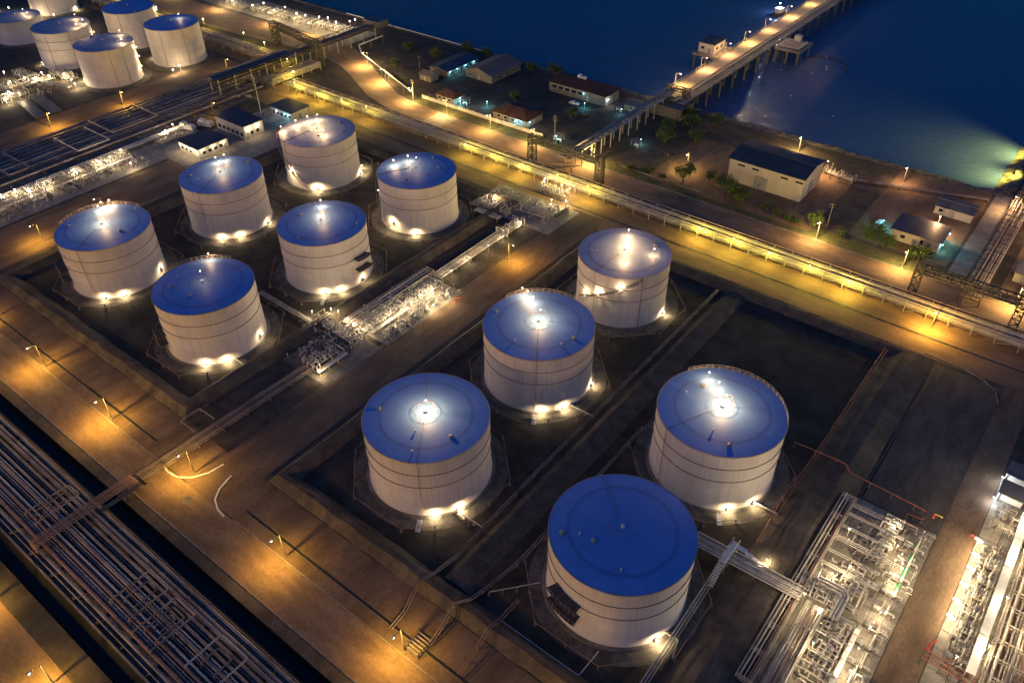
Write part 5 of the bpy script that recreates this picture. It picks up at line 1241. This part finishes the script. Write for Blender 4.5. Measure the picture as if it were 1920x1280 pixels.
# ------------------------------------------------------------------ trees and shrubs
def tree(label, x, y, h, cr, seed, n=1500, leafs=.42, name='tree', cat='tree', group='trees between the sea road and the shore', trunk=True, mat='leaf'):
    rs = random.Random(seed); cr *= 1.22; h *= 1.12; n = int(n * 1.45)
    if x > -115 and name == 'tree' and y < 232: cr *= 1.25; h *= 1.15; n = int(n * 1.5)
    t = thing(name, label, cat, (x, y, 0), 0, group)
    lobes = []
    for k in range(9):
        a = rs.uniform(0, 2 * PI); q = cr * rs.uniform(.25, .72); lobes.append((q * math.cos(a), q * math.sin(a), h * rs.uniform(.48, .88), cr * rs.uniform(.3, .5)))
    lobes.append((0, 0, h * .78, cr * .5))
    m = MB(); m.tube([(0, 0, -.05), (.1, .05, h * .25), (0, .1, h * .5)], .16 + h * .015, 7)
    for (lx, ly, lz, lr) in lobes: m.tube([(0, .05, h * .3), (lx * .5, ly * .5, h * .45), (lx, ly, lz)], .07, 5)
    m.build('trunk', M['wood'], t)
    m = MB()
    for i in range(n):
        lx, ly, lz, lr = rs.choice(lobes)
        d = Vector((rs.gauss(0, 1), rs.gauss(0, 1), rs.gauss(0, .75))).normalized() * lr * rs.uniform(.35, 1.08)
        c = Vector((lx, ly, lz)) + d; s = leafs * rs.uniform(.55, 1.25)
        u = Vector((rs.gauss(0, 1), rs.gauss(0, 1), rs.gauss(0, .6))).normalized(); v = u.cross(Vector((rs.gauss(0, 1), rs.gauss(0, 1), rs.gauss(0, 1)))).normalized()
        m.add([c - u * s * .5, c + v * s * .28, c + u * s * .5, c - v * s * .28], [(0, 1, 2, 3)])
    m.build('crown', M[mat], t)
tree('round dark tree at the edge of the lamp-lit sandy yard', -105.5, 226.2, 5.2, 2.9, 1); tree('larger dark tree in front of the big warehouse', -89, 226.6, 5.8, 3.4, 2, 1900); tree('smaller tree right of the larger one before the warehouse', -83.5, 226, 3.8, 2.4, 3, 1000)
tree('small leaning tree in the sandy yard', -98.5, 231.5, 3.6, 1.7, 4, 500); tree('low lit tree beside the sea road lamp right of the warehouse', -59.5, 226.4, 3.6, 2.0, 5, 900)
tree('wide dark tree left of the beige office', -43.5, 227.6, 4.4, 3.4, 6, 1700); tree('bright green tree lit by the lamp before the beige office', -28.4, 226.2, 3.6, 2.6, 7, 1300)
tree('dark tree between the beige office and the lit one', -38.5, 226.8, 3.4, 2.4, 8, 900)
for k, (x, y, r_) in enumerate(((-112.5, 224.6, 1.5), (-76, 227, 1.7), (-71.5, 226, 1.5), (-67.5, 224.8, 1.3), (-64.5, 224.6, 1.2), (-51, 225.4, 1.6), (-124.5, 223.8, 1.5), (-119, 226.4, 1.8))):
    tree('low dark shrub on the verge of the sea road, %s from the left' % ORD[[2, 3, 4, 5, 6, 7, 0, 1][k]], x, y, 1.5, r_, 20 + k, 420, .4, 'shrub', 'shrub', 'shrubs on the verge of the sea road')
for k, (x, y, r_, h_) in enumerate(((-250, 262, 3.4, 4.5), (-243, 276, 3.0, 4), (-233, 277, 3.2, 4.2), (-206, 276, 3.0, 4), (-196, 278, 3.4, 4.4), (-126, 250, 3.6, 4.6), (-130, 259, 3.2, 4.4), (-124, 267, 3.4, 4.6), (-129, 274, 3.0, 4), (-118, 274, 3.0, 4), (-117, 257, 3.0, 4.0), (-258, 244, 2.2, 3), (-268, 262, 2.6, 3.4), (-193, 246, 2.4, 3.2), (-166, 247, 2.2, 3.2))):
    tree('unlit dark tree in the shore village, %s of fifteen counted along the shore' % ORD[k], x, y, h_, r_, 50 + k, 800, .55, group='dark trees in the shore village')
# parked cars
def car(label, x, y, rz, mat, group='parked vehicles'):
    t = thing('parked_car', label, 'car', (x, y, 0), R(rz), group)
    sec = [(-2.1, .45, .85), (-2.0, .32, 1.0), (-1.2, .3, 1.02), (-.9, .3, 1.42), (.35, .3, 1.42), (.95, .3, .98), (1.9, .32, .82), (2.1, .42, .7)]
    m = MB(); vs = []; fs = []
    for x_, z0, z1 in sec:
        wt = .82 if z1 < 1.1 else .66
        vs += [(x_, -.84, z0), (x_, -.86, min(z1, .85)), (x_, -wt, z1), (x_, wt, z1), (x_, .86, min(z1, .85)), (x_, .84, z0)]
    n = len(sec)
    for i in range(n - 1):
        for k in range(6): fs.append((i * 6 + k, (i + 1) * 6 + k, (i + 1) * 6 + (k + 1) % 6, i * 6 + (k + 1) % 6))
    fs += [tuple(range(6)), tuple(reversed(range((n - 1) * 6, n * 6)))]
    m.add(vs, fs); m.build('body', M[mat], t)
    m = MB(); m.add([(.42, -.6, 1.40), (.42, .6, 1.40), (.93, .7, 1.03), (.93, -.7, 1.03)], [(0, 1, 2, 3)]); m.build('windscreen', M['glass'], t)
    for wx in (-1.3, 1.3):
        for wy in (-.78, .78):
            w_ = MB().lathe([(.01, -.11), (.31, -.11), (.33, -.05), (.33, .05), (.31, .11), (.01, .11)], 14, (wx, wy, .33), 'Y', False).build('wheel', M['rubber'], t)
    return t
car('white car parked at the corner of the big warehouse', -90.2, 233.4, 10, 'white_steel'); car('pale car parked by the beige office', -44, 240.5, 80, 'machine'); car('dark car parked in the unlit village yard', -163, 252, 40, 'hull'); car('white car parked in front of the long village building', -172, 258.5, 5, 'white_steel'); car('grey car parked beside the control buildings', -244.5, 171, 80, 'machine')
# quay clutter beyond the right gantry
house('shed', 'low flat roofed pump house beside the quay rack', 'shed', -4.5, 4, 232, 240, 2.8, 'flat', 0, 'beige_wall', 'grey_roof', .3, doors=[('n', 2, .02, 1.2, 2.1)], wins=[('n', 5, 1, 1.4, 1)])
manifold('pipe manifold on the quay corner at the right frame edge', (-13.5, 272), 9, 5, 4, 6, 101, R(20), 'pipe manifolds on the quay')
manifold('pipe manifold by the shore track beyond the big warehouse', (-71, 262), 11, 2.5, 3, 5, 102, R(-8), 'pipe manifolds on the quay')
bundle('low pipes along the shore track beyond the big warehouse', (-60, 263), (-21, 275.5), 3, .6, .15, .6, 'dark_pipe')
# ------------------------------------------------------------------ lamps along roads
P_SOD = 9500
g1 = 'sodium street lamps along the front road'
for k, x in enumerate((-215, -184.8, -154.4, -125.4, -93.0, -61.2, -31)):
    if k in (0, 6): lab = 'sodium lamp of the front road cut off at the %s' % ('left frame edge' if k == 0 else 'bottom frame edge')
    else: lab = ['sodium lamp of the front road, nearest the left frame edge', 'sodium lamp of the front road before the plain blue roofed tank', 'sodium lamp on the kerbed island at the road junction', 'sodium lamp of the front road before the tank lit at its roof centre', 'sodium lamp of the front road beside the dark valve pit'][k - 1]
    street_lamp((x, 46.3 if k != 3 else 48.2), 0, lab, g1, 'sodium', 6.8, 1.6, P_SOD)
g2 = 'street lamps along the sea road'
for k, (x, y) in enumerate(((-268.8, 238.1), (-248.6, 228.9), (-225.9, 221.7), (-206.7, 220.7), (-183.9, 219.9), (-163.5, 220.2), (-137.3, 220.2), (-56.5, 220.2), (-30.9, 220.2), (-1.2, 220.2))):
    street_lamp((x, y), 0 if k > 1 else R(-30), 'road lamp on the village side of the sea road, %s from the curve' % ORD[k], g2, 'road', 6, 1.5, 17500)
g3 = 'sodium lamps round the tank basins'
for lab, x, y, rz, kd, pw in (('sodium lamp beside the rack road near the corner of the empty plot', -16, 196, 0, 'sodium', 15000), ('lone sodium lamp on the middle road between the basins', -122.7, 153.6, R(90), 'sodium', 9500),
    ('sodium lamp beyond the far corridor with long orange pool', -316.2, 147.5, R(90), 'sodium', 7000), ('sodium lamp beyond the far corridor nearest the left frame edge', -319.4, 119, R(90), 'sodium', 8000), ('sodium lamp at the near end of the roofed bridge', -312.6, 195.3, R(90), 'sodium', 5000),
    ('sodium lamp between the far corridor and the control buildings', -277.8, 163.2, R(90), 'sodium', 3500), ('sodium lamp seen above the outermost tank roof', -241.8, 96, 0, 'sodium', 6000), ('sodium lamp on the west road left of the outermost tank', -242, 75.5, 0, 'sodium', 8000),
    ('yard lamp lighting the sandy yard before the warehouse', -109.5, 236.8, 0, 'road', 9000), ('lamp on the shore yard beyond the beige office', -29.3, 246.4, 0, 'peach', 9000), ('lamp at the seaward corner of the big warehouse', -67.5, 259.4, R(-90), 'peach', 6500), ('lamp on the quay corner at the right frame edge', -12, 271.1, R(-90), 'peach', 8000),
    ('lamp on the lit shore path behind the warehouse roof', -84, 272.5, 0, 'road', 15000), ('lamp on the shore path right of the jetty root', -47, 272, 0, 'peach', 4500), ('lamp on the far side of the quay slab', 2, 262, 0, 'peach', 22000), ('lamp on the quay slab by the pump house', 6, 238, 0, 'peach', 22000)):
    street_lamp((x, y), rz, lab, g3, kd, 6, 1.6, pw)
for k, (x, y) in enumerate(((-230, 4.5), (-170, 4.5), (-128, 5.5), (-104, 5.5))):
    street_lamp((x, y), 0, 'sodium lamp of the nearest road, %s from the left' % ORD[k], 'sodium lamps of the nearest road', 'sodium', 6, 1.6, 9000)
g4 = 'yellow lamps on the pipe racks'
n = 0
for x in (-268, -254, -240, -226): area_lamp((x, 196.4, 0), 'yellow lamp of the long rack below the curved road, %s' % ORD[n] + ' from the left', g4, 'yellow', 5.4, 4500, .2, 'rack_lamp'); n += 1
n = 0
for x in (-176, -164, -152, -136, -124): area_lamp((x, 196.4, 0), 'yellow lamp on the long rack round the lattice portal, %s from the left' % ORD[n], g4, 'yellow', 5.4, 4200, .17, 'rack_lamp'); n += 1
n = 0
for x in (-84, -73, -62, -50, -39): area_lamp((x, 196.4, 0), 'yellow lamp on the long rack above the empty plot, %s from the left' % ORD[n], g4, 'yellow', 5.4, 4800, .17, 'rack_lamp'); n += 1
n = 0
for x, y in ((-440, 220.5), (-405, 221), (-367.8, 223), (-337, 223.5), (-318.5, 221), (-291.4, 212), (-279, 204.9)): area_lamp((x, y, 0), 'yellow lamp on the rack left of the heavy portal, %s from the left' % ORD[n], g4, 'yellow', 5, 3600, .3, 'rack_lamp'); n += 1
n = 0
for x, y in ((-430, 249), (-390, 249.2), (-348.5, 249.4), (-320.7, 251.4)): street_lamp((x, y), 0, 'lamp of the sea road at the frame top, %s from the left' % ORD[n], g2, 'road', 6, 1.5, 9000); n += 1
# process lamps
def lamps(pts, place, group, kind='white', h=3.0, power=700, r=.25):
    power *= 1.6
    for k, (x, y) in enumerate(pts): area_lamp((x, y, 0), 'small pole lamp %s, %s of its row' % (place, ORD[k]), group, kind, h, power, r)
lamps([(-389.9, 244.8 + 6), (-380.9, 250.1), (-366.9, 252), (-364, 256.8), (-354, 255.2), (-353.8, 262), (-340, 258), (-332.6, 257.4), (-326.6, 261), (-320.6, 261.4), (-314.4, 261), (-307.8, 264), (-308.7, 268.3)], 'in the waterfront equipment at the frame top', 'lamps in the waterfront equipment', h=5, power=1300, r=.34)
lamps([(-471.4, 177.3), (-462.1, 181), (-452.2, 181.8), (-446.5, 180.8), (-440.6, 185.2), (-420.6, 188), (-412.7, 186.5), (-401.9, 183.1), (-396, 180.6), (-381, 178), (-365.5, 176.5), (-329, 182.9), (-328, 178.8)], 'between the rows of the far tanks', 'lamps between the far tanks', power=1100, r=.32)
lamps([(-353, 146.2), (-347, 144.6), (-368.8, 141.7), (-363.6, 142.2), (-366.8, 137.9), (-370, 134.8), (-369, 128.3), (-359.3, 122.8), (-354, 119), (-353.4, 124.5), (-359.7, 146.6), (-375, 123), (-382, 132)], 'in the bright clutter before the far basin', 'lamps in the clutter before the far basin', power=1000, r=.3)
lamps([(-277.2, 145), (-276.3, 141), (-273.1, 121.1), (-261.6, 117.9), (-270.6, 115.6), (-272, 111.3), (-272.4, 103.2), (-272.8, 92.6), (-272.6, 87.2), (-274.2, 83.7), (-275.4, 79.6), (-272, 73), (-271, 66)], 'in the lit strip beyond the six tanks', 'lamps in the lit strip beyond the six tanks', power=900, r=.27)
lamps([(-128.6, 127.2), (-128.6, 123.1), (-128.6, 118.8), (-127.6, 114.6), (-128.6, 110.6), (-123.2, 121.8), (-123, 127.3)], 'on the central slab', 'lamps on the central slab', power=650)
lamps([(-143, 103.4), (-140.6, 103.8), (-146.6, 99.9), (-136.6, 103.4), (-133.8, 102.9), (-130.5, 103), (-127.1, 85.4)], 'round the pipe manifold by the six tanks', 'lamps round the pipe manifold by the six tanks', power=520, r=.22)
lamps([(-130.7, 185.8), (-127.3, 189.1), (-140.8, 195.9), (-133.7, 195.9), (-130.6, 195.9), (-147.5, 177.9)], 'by the rack road manifolds', 'lamps by the rack road manifolds', power=800)
lamps([(1.4, 115.4), (1.6, 112), (1.8, 108.4), (1.6, 103), (1.2, 98.4), (-2.7, 122.9), (-.6, 118.4), (-18.9, 100.8), (-8.2, 105), (1.0, 93.4), (1.4, 88.6), (-3.5, 81.6), (-7, 96.6)], 'in the near process area', 'lamps in the near process area', power=620, r=.22)
lamps([(-6.0, 107.2), (-10.2, 95.2), (-5.4, 88), (-9, 114)], 'added on a taller pole above the process pipes', 'added tall lamps in the near process area', power=900, h=5.6)  # extra lamps, put in to light the pipes from above
lamps([(-130.2, 137), (-130.6, 145), (-130.3, 153.5), (-130.4, 160.5), (-131.2, 170)], 'beside the dim pipes joining the two central manifolds', 'lamps beside the pipes joining the central manifolds', power=420, h=2.6, r=.2)
# bright fluorescent canopies beside the walkway
for k, (x, y) in enumerate(((11.2, 129.3), (11.7, 125.4), (11.7, 121.7), (11.7, 117.3), (11.6, 113.0), (11.6, 109.0))):
    t = thing('flood_lamp', 'bright tilted floodlight on a post at the pump skids, %s from the far end' % ORD[k], 'floodlight', (x, y, 0), R(-20), 'tilted floodlights at the pump skids')
    MB().tube([(0, 0, 0), (0, 0, 2.9)], .05, 6).build('pole', M['white_steel'], t)
    hd = MB().obox((0, 0, 3.0), (1.5, .55, .12), 0, R(12)).build('lamp_head', M['white_steel'], t)
    MB().obox((0, -.02, 3.10), (1.35, .42, .05), 0, R(12)).build('lens', LM['white'], hd)
    add_light(t, (.3, 0, 2.5), 'white', 1300, .25)
    add_light(t, (0, 0, 3.5), 'white', 120, .2)
lamps([(14.2, 99.4), (22, 96), (23, 112), (22.6, 124), (23, 136), (16.4, 139), (18.2, 106), (18.2, 117), (18.2, 129)], 'among the dense racks at the right frame edge', 'lamps among the dense racks at the right frame edge', power=1300, h=5.6)
lamps([(11.0, 149.8), (11.0, 143.6)], 'beside the dark roofed shelters', 'cool lamps beside the shelters', 'cool', 2.4, 420)
lamps([(-198, 235), (-178, 227.4), (-157.6, 225.8), (-151.5, 261), (-148.7, 273.6), (-132, 243.2), (-43, 238.6), (-166.5, 257.5), (-207.5, 229.6)], 'in the dark shore village', 'cyan lamps in the shore village', 'cyan', 2.3, 420, .2)
# jetty lamps
for k, y in enumerate((289, 311, 333, 352, 374, 398, 424, 450)):
    t = street_lamp((-144.1, y), R(90), 'lamp post on the jetty edge, %s from the shore' % ORD[k], 'lamp posts along the jetty', 'peach' if k % 3 else 'road', 5.2, 1.8, 9500, 165)
    t.location.z = 4.9
# quay floodlights that shine onto the water
for k, y in enumerate((300, 321)):
    t = thing('quay_floodlight', ('farther' if k else 'nearer') + ' floodlight on the quay edge shining onto the water', 'floodlight', (-14, y, 0), 0, 'floodlights on the quay edge')
    MB().lathe([(.2, 0), (.2, .1), (.09, .12), (.07, 7)], 8).build('pole', M['white_steel'], t)
    hd = MB().obox((-.15, 0, 7.1), (.5, .9, .5), 0, R(35), 'Y').build('lamp_head', M['machine'], t)
    MB().obox((-.38, 0, 6.96), (.06, .8, .42), 0, R(35), 'Y').build('lens', LM['yellow'], hd)
    LAMPC['algae'] = (1.0, .88, .13)
    add_light(t, (-.7, 0, 6.8), 'algae', 130000, .4, 96, (0, R(58), 0), 1.0)
